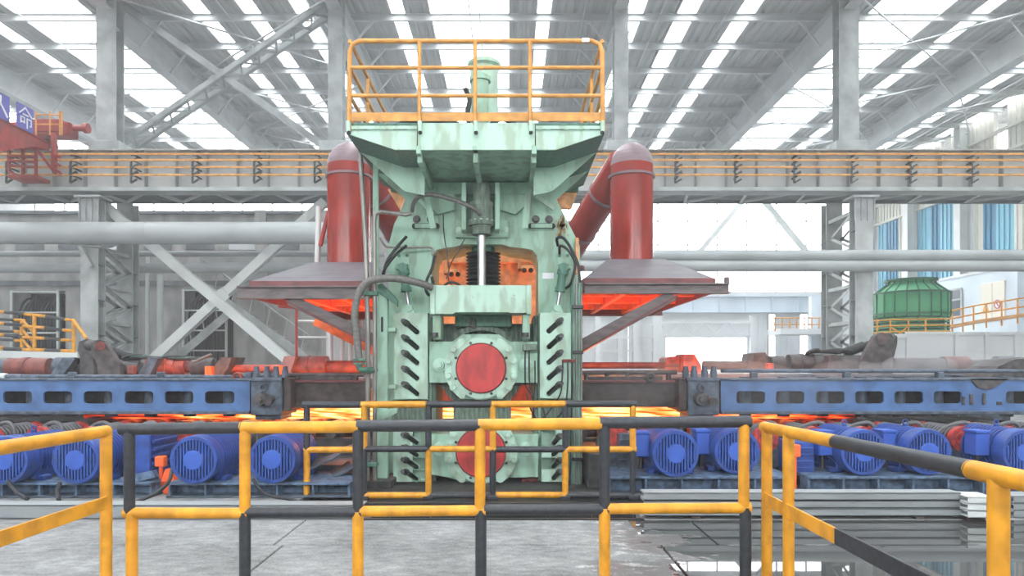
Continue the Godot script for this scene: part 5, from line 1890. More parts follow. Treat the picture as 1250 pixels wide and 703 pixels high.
	var c := thing("lifting_cylinder", "tall green cylinder with flanged top standing on the platform", "hydraulic cylinder", P(590, 150, h))
	b = MB.new()
	b.tube(P(591, 160, h), P(591, 80, h), S(17, h), -1, 28)
	mk(b, "barrel", M.mill_pale, c)
	b = MB.new()
	b.lathe([Vector2(S(17, h), Y(84, h)), Vector2(S(20.5, h), Y(82, h)), Vector2(S(20.5, h), Y(78, h)), Vector2(S(14, h), Y(74, h)), Vector2(0, Y(73, h))], Transform3D(Basis.IDENTITY, Vector3(X(591, h), 0, -h)), 28)
	mk(b, "flange", M.mill_pale, c)
	h = 8.5
	c = thing("lifting_cylinder", "shorter darker green cylinder in front of the tall one on the platform", "hydraulic cylinder", P(586, 150, h))
	b = MB.new()
	b.tube(P(586, 160, h), P(586, 98, h), S(10.5, h), -1, 22)
	mk(b, "barrel", M.mill_green, c)
	b = MB.new()
	b.tube(P(586, 100, h), P(586, 95, h), S(13, h), -1, 22)
	b.tube(P(586, 95, h), P(586, 90, h), S(8, h), S(6, h), 22)
	for k in 8:
		var a := TAU * k / 8.0
		b.tube(P(586, 95, h) + Vector3(cos(a), 0, sin(a)) * S(11.4, h), P(586, 93.6, h) + Vector3(cos(a), 0, sin(a)) * S(11.4, h), 0.015, -1, 6)
	mk(b, "flange", M.mill_green, c)
	b = MB.new()
	b.path(spline(pix([[572, 150, 8.4], [571, 135, 8.4], [573, 122, 8.4], [568, 108, 8.4]])), 0.03, 8)
	tag(mk(b, "black_hose", M.rubber), "black hose climbing beside the cylinders on the platform", "hose")
	for s in [[[600, 152, 8.4], [610, 145, 8.3], [620, 147, 8.3], [630, 154, 8.3], "black hose arching over the platform edge beside the shorter cylinder"], [[488, 152, 8.4], [505, 148, 8.3], [530, 148, 8.3], [560, 152, 8.4], "long flat black hose lying behind the platform toe plate"]]:
		b = MB.new()
		b.path(spline(pix([s[0], s[1], s[2], s[3]])), 0.035, 8)
		tag(mk(b, "black_hose", M.rubber), s[4], "hose")
	b = MB.new()
	b.span(X(540, 8.6), X(640, 8.6), yt, yt + 0.12, -8.6, -9.0)
	tag(mk(b, "valve_block", M.motor_blue), "low blue valve block on the platform behind the toe plate", "valve")


func ordinal(n: int) -> String:
	return ["nearest", "nearest", "second", "third", "fourth", "fifth", "sixth", "seventh", "eighth", "ninth", "tenth", "eleventh", "twelfth", "thirteenth", "fourteenth", "fifteenth", "sixteenth", "seventeenth", "eighteenth"][clampi(n, 0, 18)]


func hoods() -> void:
	for side in [-1.0, 1.0]:
		var left: bool = side < 0.0
		var d0 := 9.6
		var d1 := 13.9
		var xo := X(306, d0) if left else X(872, d0)      # outer edge of the pyramid
		var xi := X(452, d0) if left else X(713, d0)
		var lx := minf(xo, xi)
		var rx := maxf(xo, xi)
		var yb := Y(365.5 if left else 359, d0)       # under the carrying beam
		var ym := Y(350 if left else 346.5, d0)       # between beam and skirt
		var yr := Y(343 if left else 339.5, d0)       # eaves of the canopy
		var dc := 12.0
		var cx := X(426, dc) if left else X(771, dc)
		var r := S(26, dc)
		var yd := Y(325 if left else 321.5, dc)
		var t := thing("fume_hood", "grey fume hood with glowing orange underside " + ("beside the cross brace" if left else "before the bright opening"), "fume hood", Vector3((lx + rx) / 2, yb, -12.0), "fume hoods on both sides of the mill")
		var b := MB.new()
		var f := [Vector3(lx, yr, -d0), Vector3(rx, yr, -d0), Vector3(rx, yr, -d1), Vector3(lx, yr, -d1)]
		var u := [Vector3(cx - r * 1.3, yd, -dc + r * 1.3), Vector3(cx + r * 1.3, yd, -dc + r * 1.3), Vector3(cx + r * 1.3, yd, -dc - r * 1.3), Vector3(cx - r * 1.3, yd, -dc - r * 1.3)]
		for i in 4:
			var j := (i + 1) % 4
			b.flat(f[i], f[j], u[j], u[i], Vector3.UP)
		b.quad(u[0], u[1], u[2], u[3], Vector3.UP)
		mk(b, "canopy", M.hood_grey, t)
		# underside: orange panels between ribs, the ribs proud
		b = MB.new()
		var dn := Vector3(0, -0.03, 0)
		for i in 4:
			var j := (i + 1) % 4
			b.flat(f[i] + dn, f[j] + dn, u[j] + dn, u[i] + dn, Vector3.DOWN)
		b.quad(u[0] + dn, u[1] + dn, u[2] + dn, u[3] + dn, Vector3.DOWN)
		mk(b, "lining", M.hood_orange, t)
		b = MB.new()
		b.span(lx, rx, ym, yr, -d0 - 0.02, -d0 + 0.02)
		b.span(lx, rx, yb, yr, -d1 - 0.02, -d1 + 0.02)
		b.span(lx - 0.02, lx + 0.02, yb + 0.02, yr, -d0, -d1)
		b.span(rx - 0.02, rx + 0.02, yb + 0.02, yr, -d0, -d1)
		mk(b, "red_skirt", M.hood_red, t)
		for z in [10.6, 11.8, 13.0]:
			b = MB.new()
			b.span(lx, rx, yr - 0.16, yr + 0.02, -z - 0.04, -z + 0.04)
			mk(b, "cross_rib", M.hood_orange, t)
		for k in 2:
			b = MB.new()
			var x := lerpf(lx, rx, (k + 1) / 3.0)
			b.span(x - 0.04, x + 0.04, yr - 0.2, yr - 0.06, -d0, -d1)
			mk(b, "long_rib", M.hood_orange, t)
		# carrying channel frame in front and its knee braces
		var fo := X(293, d0) if left else X(888, d0)
		b = MB.new()
		var d2 := d0 - 0.06
		b.hbeam(Vector3(fo, (yb + ym) / 2, -d2), Vector3(xi, (yb + ym) / 2, -d2), 0.14, ym - yb, 0.02)
		mk(b, "front_beam", M.hood_rim, t)
		b = MB.new()
		b.hbeam(Vector3(fo, yb + 0.07, -d1 + 0.2), Vector3(xi, yb + 0.07, -d1 + 0.2), 0.12, 0.14, 0.02)
		mk(b, "rear_beam", M.hood_red, t)
		if not left:
			b = MB.new()
			b.span(fo - 0.06, fo, ym, ym + 0.09, -d2 - 0.04, -d2 + 0.04)
			mk(b, "end_stop", M.hood_rim, t)
		b = MB.new()
		var w := 9.5
		if left:
			b.bar(P(354, 366, w + 0.1), P(478, 425, w + 0.4), 0.12, 0.16)
		else:
			b.bar(P(822, 360, w + 0.1), P(706, 424, w + 0.4), 0.12, 0.16)
		mk(b, "knee_brace", M.hood_rim, t)
		b = MB.new()
		if left:
			b.bar(P(349, 367.5, w + 0.11), P(474, 432, w + 0.41), 0.2, 0.025)
		else:
			b.bar(P(827, 361.5, w + 0.11), P(708, 431, w + 0.41), 0.2, 0.025)
		mk(b, "brace_flange", M.hood_red, t)
		b = MB.new()
		if left:
			b.bar(P(385, 392, 13.7), P(470, 435, 13.7), 0.14, 0.16)
		else:
			b.bar(P(775, 388, 13.7), P(690, 435, 13.7), 0.14, 0.16)
		mk(b, "rear_brace", M.hood_orange, t)
		# ---- duct: riser, elbow, sloping return
		var du := thing("exhaust_duct", "glossy red exhaust duct with dusty elbow rising " + ("from the hood beside the cross brace" if left else "from the hood before the bright opening"), "duct", Vector3(cx, yd, -dc), "exhaust ducts on both fume hoods")
		var ytop := Y(203, dc)
		b = MB.new()
		b.tube(Vector3(cx, yd - 0.05, -dc), Vector3(cx, ytop, -dc), r, -1, 36)
		mk(b, "riser", M.duct_red, du)
		for y in [Y(216.5, dc)]:
			b = MB.new()
			b.tube(Vector3(cx, y - 0.02, -dc), Vector3(cx, y + 0.02, -dc), r + 0.03, -1, 36)
			mk(b, "band", M.duct_dusty, du)
		for py in [255.0, 290.0]:
			b = MB.new()
			b.tube(Vector3(cx, Y(py, dc) - 0.008, -dc), Vector3(cx, Y(py, dc) + 0.008, -dc), r + 0.006, -1, 36)
			mk(b, "seam", M.duct_red, du)
		# domed head, and the return pipe sloping inwards and back from it
		var dome := []
		for k in 9:
			var an := PI / 2 * k / 8.0
			dome.append(Vector2(r * cos(an), ytop + sin(an) * S(28, dc)))
		b = MB.new()
		b.lathe(dome, Transform3D(Basis.IDENTITY, Vector3(cx, 0, -dc)), 36)
		mk(b, "elbow", M.duct_dusty, du)
		var p0 := P(436, 199, 12.15) if left else P(761, 199, 12.15)
		var pe := P(500, 305, 14.0) if left else P(695, 305, 14.0)
		var dir := (pe - p0).normalized()
		b = MB.new()
		b.tube(p0, pe, S(19.5, 12.5), -1, 32)
		mk(b, "return_pipe", M.duct_red, du)
		for q in [0.32, 0.75]:
			b = MB.new()
			var pm := p0.lerp(pe, q)
			b.tube(pm, pm + dir * 0.05, S(20.8, 12.5), -1, 32)
			mk(b, "pipe_flange", M.duct_dusty, du)
		b = MB.new()
		b.tube(pe + Vector3(0, 0.1, 0), pe + Vector3(0, -0.6, 0), S(15, 12.5), -1, 24)
		b.tube(pe + Vector3(0, -0.35, 0), pe + Vector3(0, -0.42, 0), S(21, 12.5), -1, 24)
		mk(b, "valve_spool", M.hood_red, du)
	# small ladder rail beside the duct
	var lr := thing("duct_ladder", "thin red and grey rail leaning at the duct beside the cross brace", "rail", P(390, 330, 12))
	var b2 := MB.new()
	b2.tube(P(387, 334, 12), P(389, 252, 12), 0.05, -1, 8)
	mk(b2, "upright", M.steel_pale, lr)
	b2 = MB.new()
	b2.tube(P(391, 300, 11.9), P(401, 258, 11.9), 0.04, -1, 8)
	mk(b2, "slanting_rail", M.crane_red, lr)


func windowed_beam(label: String, x0: float, x1: float, wins: Array, d: float) -> Node3D:
	var y1 := Y(462, d)
	var y0 := Y(504, d)
	var t := thing("side_guard", label, "guard beam", Vector3((x0 + x1) / 2, y0, -d - 0.1))
	var edges := [x0]
	for i in wins.size() - 1:
		edges.append((X(wins[i][1], d) + X(wins[i + 1][0], d)) / 2)
	edges.append(x1)
	for i in wins.size():
		var b := MB.new()
		var a := X(wins[i][0], d)
		var e := X(wins[i][1], d)
		var hy1 := Y(477.5, d)
		var hy0 := Y(492.5, d)
		var rr := 0.05
		var hole := PackedVector2Array()
		for c in [[e - rr, hy1 - rr, 0.0], [a + rr, hy1 - rr, PI / 2], [a + rr, hy0 + rr, PI], [e - rr, hy0 + rr, PI * 1.5]]:
			for k in 5:
				hole.append(Vector2(c[0], c[1]) + Vector2.from_angle(c[2] + PI / 2 * k / 4.0) * rr)
		b.holed(Rect2(edges[i], y0, edges[i + 1] - edges[i], y1 - y0), hole, -d - 0.03, -d)
		mk(b, "face_panel", M.table_blue, t)
		b = MB.new()
		var m := lerpf(a, e, 0.55)
		b.tube(Vector3(m, (hy0 + hy1) / 2 - 0.3, -d - 0.3), Vector3(m, (hy0 + hy1) / 2 + 0.3, -d - 0.3), 0.09, -1, 12)
		mk(b, "inner_stay", M.machine_slate, t)
	var b := MB.new()
	b.span(x0, x1, y1 - 0.03, y1 + 0.005, -d - 0.6, -d + 0.03)
	mk(b, "top_flange", M.machine_slate, t)
	b = MB.new()
	b.span(x0, x1, y0 - 0.02, y0 + 0.03, -d - 0.55, -d + 0.03)
	mk(b, "bottom_flange", M.machine_slate, t)
	b = MB.new()
	b.span(x0, x1, y0, y1, -d - 0.62, -d - 0.58, 0.0)
	mk(b, "rear_web", M.guide_brown, t)
	return t


func drum(mb: MB, p: Array, r: float, d: float) -> void:
	mb.tube(P(p[0], p[1], d), P(p[2], p[1], d), S(r, d), -1, 24)


func table_and_drives() -> void:
	var d := 10.0
	# ---- hot slab and the lights of its glow
	var b := MB.new()
	b.span(-6.6, 5.4, 0.75, 0.9, -10.55, -11.35, 0.02)
	tag(mk(b, "hot_steel_slab", M.hot_steel, null, Rect2(-6.6, -12, 12.0, 2.0), 5.0), "glowing orange hot steel slab running through the mill on the rollers", "steel slab")
	for s in [[-2.4, 4.0], [1.6, 4.0], [-4.6, 1.6], [3.8, 1.6]]:
		var l := OmniLight3D.new()
		l.name = "slab_glow_light"
		l.position = Vector3(s[0], 1.02, -10.95)
		l.light_color = Color(1.0, 0.56, 0.26)
		l.light_energy = s[1] * 3.0
		l.light_size = 0.35
		l.omni_range = 80.0
		l.omni_attenuation = 2.0
		l.shadow_enabled = true
		add_child(l, true)
	# ---- rollers
	var proto: Node3D = null
	for i in 36:
		var x := -8.6 + i * 0.46
		if x > -1.4 and x < 0.7:
			continue
		var side := "by the cross brace side of the mill" if x < 0.0 else "by the steaming side of the mill"
		var rank := ordinal(16 - i if x < 0.0 else i - 20)
		var la := "dark table roller under the blue beam, " + rank + " from the mill, " + ("cross brace side" if x < 0.0 else "steaming side")
		if proto == null:
			proto = thing("table_roller", la, "roller", Vector3(x, 0.42, -11.0), "table rollers " + side)
			b = MB.new()
			b.tube(Vector3(x, 0.57, -10.2), Vector3(x, 0.57, -12.0), 0.17, -1, 20)
			mk(b, "barrel", M.roller_steel, proto)
			b = MB.new()
			b.tube(Vector3(x, 0.57, -10.0), Vector3(x, 0.57, -12.2), 0.08, -1, 10)
			mk(b, "journal", M.machine_grey, proto)
		else:
			var q := dup(proto, Vector3(x, 0.42, -11.0), la)
			q.set_meta("group", "table rollers " + side)
	for s in [[-9.0, -1.7, "long dark bearing girder carrying the rollers, cross brace side"], [1.0, 9.0, "long dark bearing girder carrying the rollers, steaming side"]]:
		b = MB.new()
		b.span(s[0], s[1], 0.0, 0.5, -10.05, -10.2)
		b.span(s[0], s[1], 0.0, 0.5, -12.0, -12.15)
		tag(mk(b, "roller_girder", M.machine_grey), s[2], "girder")
	# ---- blue side guards
	windowed_beam("blue guard beam with rounded slots at the table side by the red lever", X(-90, d), X(305, d), [[-45, -10], [4, 39], [53, 88], [102, 137], [152, 187], [201, 236], [250, 286]], d)
	var rg := windowed_beam("steaming blue guard beam with rounded slots beyond the right railing", X(880, d), X(1310, d), [[899, 934], [947, 982], [996, 1031], [1044, 1079], [1092, 1127], [1140, 1174], [1228, 1262]], d)
	b = MB.new()
	b.prism(poly([[1183, 462], [1230, 462], [1214, 472], [1205, 476], [1192, 473]], d), -d, -d + 0.03)
	mk(b, "scale_crust", M.machine_grey, rg)
	for s in [[1174, 484, 1177, 494], [1183, 481, 1187, 494], [1199, 480, 1202, 494], [1216, 490, 1222, 494]]:
		b = MB.new()
		b.span(X(s[0], d), X(s[2], d), Y(s[3], d), Y(s[1], d), -d, -d + 0.03)
		mk(b, "lug", M.machine_grey, rg)
	# far side guards
	for s in [[-9.0, -1.75, "far plain blue guard beam beyond the rollers, cross brace side"], [1.05, 9.0, "far plain blue guard beam beyond the rollers, steaming side"]]:
		b = MB.new()
		b.span(s[0], s[1], 0.0, 1.13, -12.25, -12.5)
		tag(mk(b, "far_guard", M.machine_slate), s[2], "guard beam")
	# ---- guide heads next to the mill
	for s in [[306.0, 344.0, 1.0, "grimy slate blue guide head with four top bolts, by the cross brace"], [840.0, 878.0, -1.0, "grimy grey guide head with four top bolts in the steam"]]:
		var e := 9.85
		var t := thing("guide_head", s[3], "guide head", P((s[0] + s[1]) / 2, 506, e + 0.4), "guide heads at both table ends")
		b = MB.new()
		b.span(X(s[0], e), X(s[1], e), Y(507, e), Y(462, e), -e - 0.8, -e)
		b.span(X(s[0] - 2, e), X(s[1] + 1, e), Y(465, e), Y(461, e), -e - 0.8, -e + 0.03)
		b.span(X(s[0] + 2, e), X(s[1] - 4, e), Y(513, e), Y(506, e), -e - 0.6, -e - 0.1)
		mk(b, "body", M.machine_slate, t)
		b = MB.new()
		if s[2] > 0:
			b.span(X(s[1], e), X(s[1] + 10, e), Y(502, e), Y(462, e), -e - 0.8, -e - 0.05)
		else:
			b.span(X(s[0] - 10, e), X(s[0], e), Y(502, e), Y(462, e), -e - 0.8, -e - 0.05)
		mk(b, "side_plate", M.guide_brown, t)
		var bx: Array = [313.0, 326.0, 337.0, 348.0] if s[2] > 0 else [837.0, 847.0, 860.0, 871.0]
		for px in bx:
			b = MB.new()
			b.tube(P(px, 462, e + 0.2), P(px, 452, e + 0.2), S(4.2, e), -1, 14)
			b.tube(P(px, 454, e + 0.2), P(px, 447, e + 0.2), S(3.4, e), S(3.0, e), 14)
			mk(b, "top_bolt", M.machine_slate, t)
		b = MB.new()
		var c := P(lerpf(s[0], s[1], 0.38), 487, e)
		b.tube(c, c + Vector3(0, 0, 0.12), S(8.5, e), S(7.5, e), 20)
		b.tube(c + Vector3(0, 0, 0.12), c + Vector3(0, 0, 0.16), S(4, e), -1, 6)
		mk(b, "flange_boss", M.machine_grey, t)
		b = MB.new()
		c = P(lerpf(s[0], s[1], 0.42), 473, e)
		b.lathe([Vector2(S(5, e), 0), Vector2(S(5, e), 0.05), Vector2(S(3, e), 0.05), Vector2(S(3, e), 0.0)], Transform3D(Basis(Vector3.RIGHT, PI / 2), c), 18)
		mk(b, "ring", M.machine_slate, t)
		b = MB.new()
		c = P(lerpf(s[0], s[1], 0.65), 487, e)
		b.tube(c, c + Vector3(0.02, -0.03, 0.2), S(5, e), -1, 12)
		mk(b, "nozzle", M.machine_grey, t)
	# ---- brown entry guides
	for s in [[355.0, 448.0, 458.0, "dark brown entry guide box between guide head and mill, cross brace side"], [708.0, 830.0, 455.0, "dark brown entry guide box between mill and guide head, steaming side"]]:
		var e := 10.15
		var t := thing("entry_guide", s[3], "entry guide", P((s[0] + s[1]) / 2, 497, e + 0.3), "entry guides on both sides of the mill")
		b = MB.new()
		b.span(X(s[0], e), X(s[1], e), Y(497, e), Y(466, e), -e - 0.3, -e)
		mk(b, "guide_box", M.guide_brown, t)
		b = MB.new()
		b.span(X(s[0] - 4, e), X(s[1] - 6, e), Y(467, e), Y(464, e), -e - 0.35, -e + 0.04)
		mk(b, "top_lip", M.hood_red, t)
		b = MB.new()
		b.tube(P(s[0] - 5, s[2], e + 0.1), P(s[1] - 4, s[2] - 0.5, e + 0.1), 0.035, -1, 10)
		mk(b, "spray_pipe", M.machine_grey, t)
		for k in 5:
			b = MB.new()
			var px := lerpf(s[0] + 8, s[1] - 14, k / 4.0)
			b.tube(P(px, s[2] + 1, e + 0.1), P(px, s[2] + 9, e + 0.1), 0.04, -1, 8)
			mk(b, "spray_nozzle", M.machine_grey, t)
		b = MB.new()
		b.span(X(s[0] + 10, e), X(s[1] - 20, e), Y(464, e), Y(459.5, e), -e - 0.25, -e - 0.05)
		mk(b, "clamp_block", M.machine_grey, t)
	# ---- rod lines lying on the guards and eye bolts
	for s in [[-60.0, 345.0, 461.5, 463.0, "long thin slate rod lying above the blue guard, cross brace side"], [880.0, 1300.0, 455.0, 456.0, "long thin grey rod lying above the blue guard in the steam"]]:
		var t := thing("control_rod", s[4], "rod", P(s[0], s[2], 10.2))
		b = MB.new()
		b.tube(P(s[0], s[2] - 2.5, 10.2), P(s[1], s[3] - 3.0, 10.2), 0.03, -1, 10)
		mk(b, "rod", M.machine_slate, t)
		for k in 4:
			b = MB.new()
			var px := lerpf(s[0] + 40, s[1] - 40, k / 3.0)
			b.span(X(px - 4, 10.2), X(px + 4, 10.2), Y(463, 10.2), Y(454, 10.2), -10.25, -10.15)
			mk(b, "rod_guide", M.machine_slate, t)
	var cf := thing("coupling_end", "thick slate coupling end with pale hose cuff above the blue guard at the picture edge", "coupling", P(20, 462, 10.2))
	b = MB.new()
	drum(b, [10, 460.5, 28], 4.0, 10.2)
	drum(b, [28, 460.5, 48], 3.0, 10.2)
	mk(b, "barrel", M.machine_slate, cf)
	b = MB.new()
	drum(b, [-20, 459.5, 8], 4.0, 10.2)
	mk(b, "pale_cuff", M.steel_pale, cf)
	for s in [[290.0, 460.5, "machine_hot_red", "red lifting eye on the end of the blue guard beam by the four bolts"], [794.0, 461.0, "machine_grey", "dull lifting eye standing beside the entry guide in the steam"]]:
		b = MB.new()
		var c := P(s[0], s[1], 10.1)
		var ring := []
		for k in 25:
			ring.append(c + Vector3(cos(TAU * k / 24.0), sin(TAU * k / 24.0), 0) * 0.055)
		b.path(ring, 0.026, 8)
		tag(mk(b, "lifting_eye", M[s[2]]), s[3], "lifting eye")
	manipulators()
	shafts()


func manipulators() -> void:
	# machine line on top of the table: drums, brackets and a lever with its cylinder
	var d := 12.0
	var t := thing("manipulator_drive", "red and grey shaft line with a big lever above the blue guard, cross brace side", "drive line", P(190, 462, d))
	var b := MB.new()
	for s in [[[-40, 450, 12], 11.0, "machine_slate"], [[12, 449, 62], 12.0, "machine_red"], [[30, 449, 36], 13.0, "machine_red"], [[86, 449, 106], 9.0, "machine_grey"], [[70, 448, 92], 12.0, "machine_slate"], [[132, 449, 172], 9.0, "machine_grey"], [[181, 448, 228], 10.5, "machine_hot_red"], [[202, 448, 206], 11.5, "machine_hot_red"], [[212, 448, 216], 11.5, "machine_hot_red"], [[226, 448, 236], 7.0, "machine_red"], [[236, 448, 262], 11.0, "machine_grey"], [[270, 450, 352], 5.0, "machine_hot_red"], [[352, 449, 400], 14.5, "machine_red"], [[376, 449, 379], 15.5, "machine_red"], [[400, 449, 452], 9.0, "machine_red"]]:
		b = MB.new()
		drum(b, s[0], s[1], d)
		mk(b, "drum" if s[1] > 8.0 else "shaft", M[s[2]], t)
	for s in [[[[56, 464], [76, 437], [92, 437], [72, 464]], "machine_slate"], [[[165, 463], [181, 436], [193, 437], [180, 463]], "machine_slate"], [[[249, 463], [270, 436], [283, 436], [278, 450], [268, 463]], "machine_grey"], [[[338, 461], [347, 435], [361, 435], [352, 462]], "duct_dusty"]]:
		b = MB.new()
		b.prism(poly(s[0], d - 0.3), -d - 0.3, -d + 0.3)
		mk(b, "bracket", M[s[1]], t)
	for s in [[254.0, 451.0], [159.0, 450.0], [341.0, 450.0]]:
		b = MB.new()
		b.span(X(s[0] - 4.5, d - 0.4), X(s[0] + 4.5, d - 0.4), Y(s[1] + 7, d - 0.4), Y(s[1] - 4, d - 0.4), -d + 0.3, -d + 0.4)
		mk(b, "orange_marker", M.orange_marker if s[0] > 200 else M.machine_red, t)
	# lever: two cheek plates and a pin
	for z in [d - 0.25, d + 0.3]:
		b = MB.new()
		b.prism(poly([[118, 416], [128, 416], [133, 422], [148, 445], [150, 462], [124, 462], [121, 446], [114, 430], [114, 420]] if z < d else [[99, 417], [108, 414], [118, 418], [122, 440], [124, 462], [104, 462], [104, 444], [97, 428]], z), -z - 0.06, -z + 0.06)
		mk(b, "lever_cheek", M.machine_grey, t)
	b = MB.new()
	b.prism(poly([[106, 432], [122, 432], [124, 462], [106, 462]], d), -d - 0.25, -d + 0.2)
	mk(b, "lever_web", M.machine_grey, t)
	b = MB.new()
	b.tube(P(108, 421.5, d + 0.35), P(121, 421.5, d - 0.3), S(6.5, d), -1, 20)
	mk(b, "lever_pin", M.machine_grey, t)
	b = MB.new()
	b.tube(P(122.5, 422, d - 0.31), P(122.5, 422, d - 0.38), S(5, d), -1, 18)
	b.bar(P(122.5, 419.5, d - 0.39), P(122.5, 424.5, d - 0.39), 0.02, 0.01)
	b.bar(P(120, 422, d - 0.39), P(125, 422, d - 0.39), 0.02, 0.01)
	mk(b, "pin_end", M.machine_red, t)
	b = MB.new()
	b.tube(P(112, 423, d + 0.1), P(172, 440, d + 0.2), S(5, d), -1, 16)
	b.tube(P(136, 429.5, d + 0.13), P(172, 440, d + 0.2), S(6, d), -1, 16)
	mk(b, "push_cylinder", M.cable_black, t)
	for k in 4:
		b = MB.new()
		b.path(spline(pix([[150 + k * 4, 437, d], [168, 433.5 + k, d - 0.1], [190 + k * 4, 437, d], [215, 435.5 + k * 0.8, d - 0.1], [245 + k * 5, 438, d]])), 0.03, 6)
		mk(b, "hose", M.rubber if k != 1 else M.mill_deep, t)
	b = MB.new()
	b.tube(P(236, 442, d - 0.2), P(258, 432.5, d - 0.2), 0.025, -1, 8)
	mk(b, "greasing_pipe", M.hose_grey, t)
	b = MB.new()
	b.span(X(-60, d), X(450, d), 1.15, 1.34, -d - 0.35, -d + 0.35)
	mk(b, "bed_rail", M.machine_slate, t)
	# other side
	t = thing("manipulator_drive", "dark steaming shaft line with a big lever above the blue guard beyond the bright gateway", "drive line", P(1000, 462, d))
	for s in [[[700, 446, 830], 4.0, "machine_red"], [[858, 446, 918], 5.5, "machine_grey"], [[940, 444, 956], 9.5, "machine_grey"], [[962, 443, 1005], 10.5, "machine_grey"], [[976, 443, 980], 11.5, "machine_grey"], [[990, 443, 993], 11.5, "machine_grey"], [[1005, 443, 1050], 9.5, "machine_grey"], [[1090, 446, 1150], 9.0, "machine_grey"], [[1150, 446, 1180], 11.0, "machine_red"], [[1180, 447, 1240], 8.0, "machine_grey"], [[1215, 446, 1235], 11.5, "machine_slate"], [[1240, 447, 1320], 10.0, "machine_red"]]:
		b = MB.new()
		drum(b, s[0], s[1], d)
		mk(b, "drum" if s[1] > 6.0 else "shaft", M[s[2]], t)
	for s in [[[[815, 455], [818, 437], [822, 434.5], [832, 434.5], [835, 438], [836, 455]], "machine_hot_red", 0.25], [[[834, 455], [835, 432], [848, 432], [856, 446], [857, 455]], "machine_hot_red", 0.0], [[[917, 453], [921, 431], [934, 430], [943, 444], [945, 453]], "machine_grey", 0.0], [[[1010, 456], [1012, 434], [1022, 432], [1036, 447], [1040, 456]], "machine_grey", 0.0]]:
		b = MB.new()
		b.prism(poly(s[0], d - 0.3), -d - 0.3 - s[2], -d + 0.3 - s[2])
		mk(b, "bracket", M[s[1]], t)
	b = MB.new()
	b.span(X(936.5, d - 0.4), X(945, d - 0.4), Y(453, d - 0.4), Y(443, d - 0.4), -d + 0.3, -d + 0.4)
	mk(b, "orange_marker", M.machine_hot_red, t)
	for z in [d - 0.25, d + 0.3]:
		b = MB.new()
		b.prism(poly([[1066, 410], [1074, 406], [1086, 408], [1090, 414], [1085, 436], [1084, 458], [1050, 458], [1050, 440], [1056, 428]] if z < d else [[1076, 410], [1086, 406], [1093, 411], [1093, 420], [1088, 440], [1086, 458], [1060, 458], [1062, 430]], z), -z - 0.06, -z + 0.06)
		mk(b, "lever_cheek", M.machine_grey, t)
	b = MB.new()
	b.tube(P(1076, 413.5, d - 0.35), P(1087, 413.5, d + 0.35), S(7, d), -1, 20)
	mk(b, "lever_pin", M.machine_grey, t)
	b = MB.new()
	b.prism(poly([[1062, 424], [1082, 424], [1082, 458], [1056, 458]], d), -d - 0.25, -d + 0.2)
	mk(b, "lever_web", M.machine_grey, t)
	b = MB.new()
	b.tube(P(1078, 414, d), P(1030, 431, d + 0.1), S(4.5, d), -1, 16)
	b.tube(P(1055, 422, d), P(1030, 431, d + 0.1), S(6, d), -1, 16)
	mk(b, "push_cylinder", M.cable_black, t)
	for k in 4:
		b = MB.new()
		b.path(spline(pix([[1040 - k * 4, 429, d], [1022, 427 + k, d - 0.1], [1003, 429, d], [996 - k * 3, 427 + k, d - 0.1], [985, 431 + k, d]])), 0.035, 6)
		mk(b, "hose", M.rubber, t)
	b = MB.new()
	b.prism(poly([[1195, 460], [1203, 447], [1222, 439], [1260, 436], [1300, 437], [1300, 461]], 10.9), -11.3, -10.6)
	mk(b, "scale_heap", M.machine_grey, t)
	b = MB.new()
	b.span(X(700, d), X(1320, d), 1.2, 1.42, -d - 0.35, -d + 0.35)
	mk(b, "bed_rail", M.machine_slate, t)


func shafts() -> void:
	var proto: Node3D = null
	var xs := []
	for i in 9:
		xs.append(-8.3 + i * 0.66)
	for i in 11:
		xs.append(1.45 + i * 0.66)
	for x in xs:
		var side := "behind the motors on the cross brace side" if x < 0.0 else "behind the motors on the steaming side"
		var rank := ordinal(roundi((-2.36 - x) / 0.66) if x < 0.0 else roundi((x - 0.79) / 0.66))
		var la := "red roller shaft in grey hose coils, " + rank + " from the mill, " + ("cross brace side" if x < 0.0 else "steaming side")
		var at := Vector3(x, 0.42, -9.7)
		if proto != null:
			dup(proto, at, la).set_meta("group", "coiled red shafts " + side)
			continue
		proto = thing("roller_shaft", la, "shaft", at, "coiled red shafts " + side)
		var b := MB.new()
		b.tube(Vector3(x, 0.58, -9.1), Vector3(x, 0.58, -10.1), 0.11, -1, 16)
		b.tube(Vector3(x, 0.58, -9.12), Vector3(x, 0.58, -9.22), 0.17, -1, 16)
		b.tube(Vector3(x, 0.58, -9.95), Vector3(x, 0.58, -10.05), 0.17, -1, 16)
		mk(b, "shaft", M.shaft_red, proto)
		b = MB.new()
		var pts := []
		for k in 12 * 9 + 1:
			var a := TAU * k / 12.0
			pts.append(Vector3(x + cos(a) * 0.155, 0.58 + sin(a) * 0.155, -9.26 - 0.66 * k / (12.0 * 9)))
		b.path(pts, 0.022, 5)
		mk(b, "hose_coil", M.coil_grey, proto)
		b = MB.new()
		b.path(spline([Vector3(x + 0.25, 0.3, -9.3), Vector3(x + 0.22, 0.72, -9.3), Vector3(x + 0.05, 0.78, -9.32), Vector3(x - 0.2, 0.62, -9.4), Vector3(x - 0.22, 0.35, -9.4)]), 0.028, 6)
		mk(b, "hose_loop", M.coil_grey, proto)
		b = MB.new()
		b.span(x - 0.2, x + 0.2, 0.2, 0.46, -9.15, -9.25)
		mk(b, "bearing_foot", M.machine_slate, proto)
		b = MB.new()
		b.span(x - 0.2, x + 0.2, 0.2, 0.46, -9.93, -10.03)
		mk(b, "bearing_foot", M.machine_slate, proto)


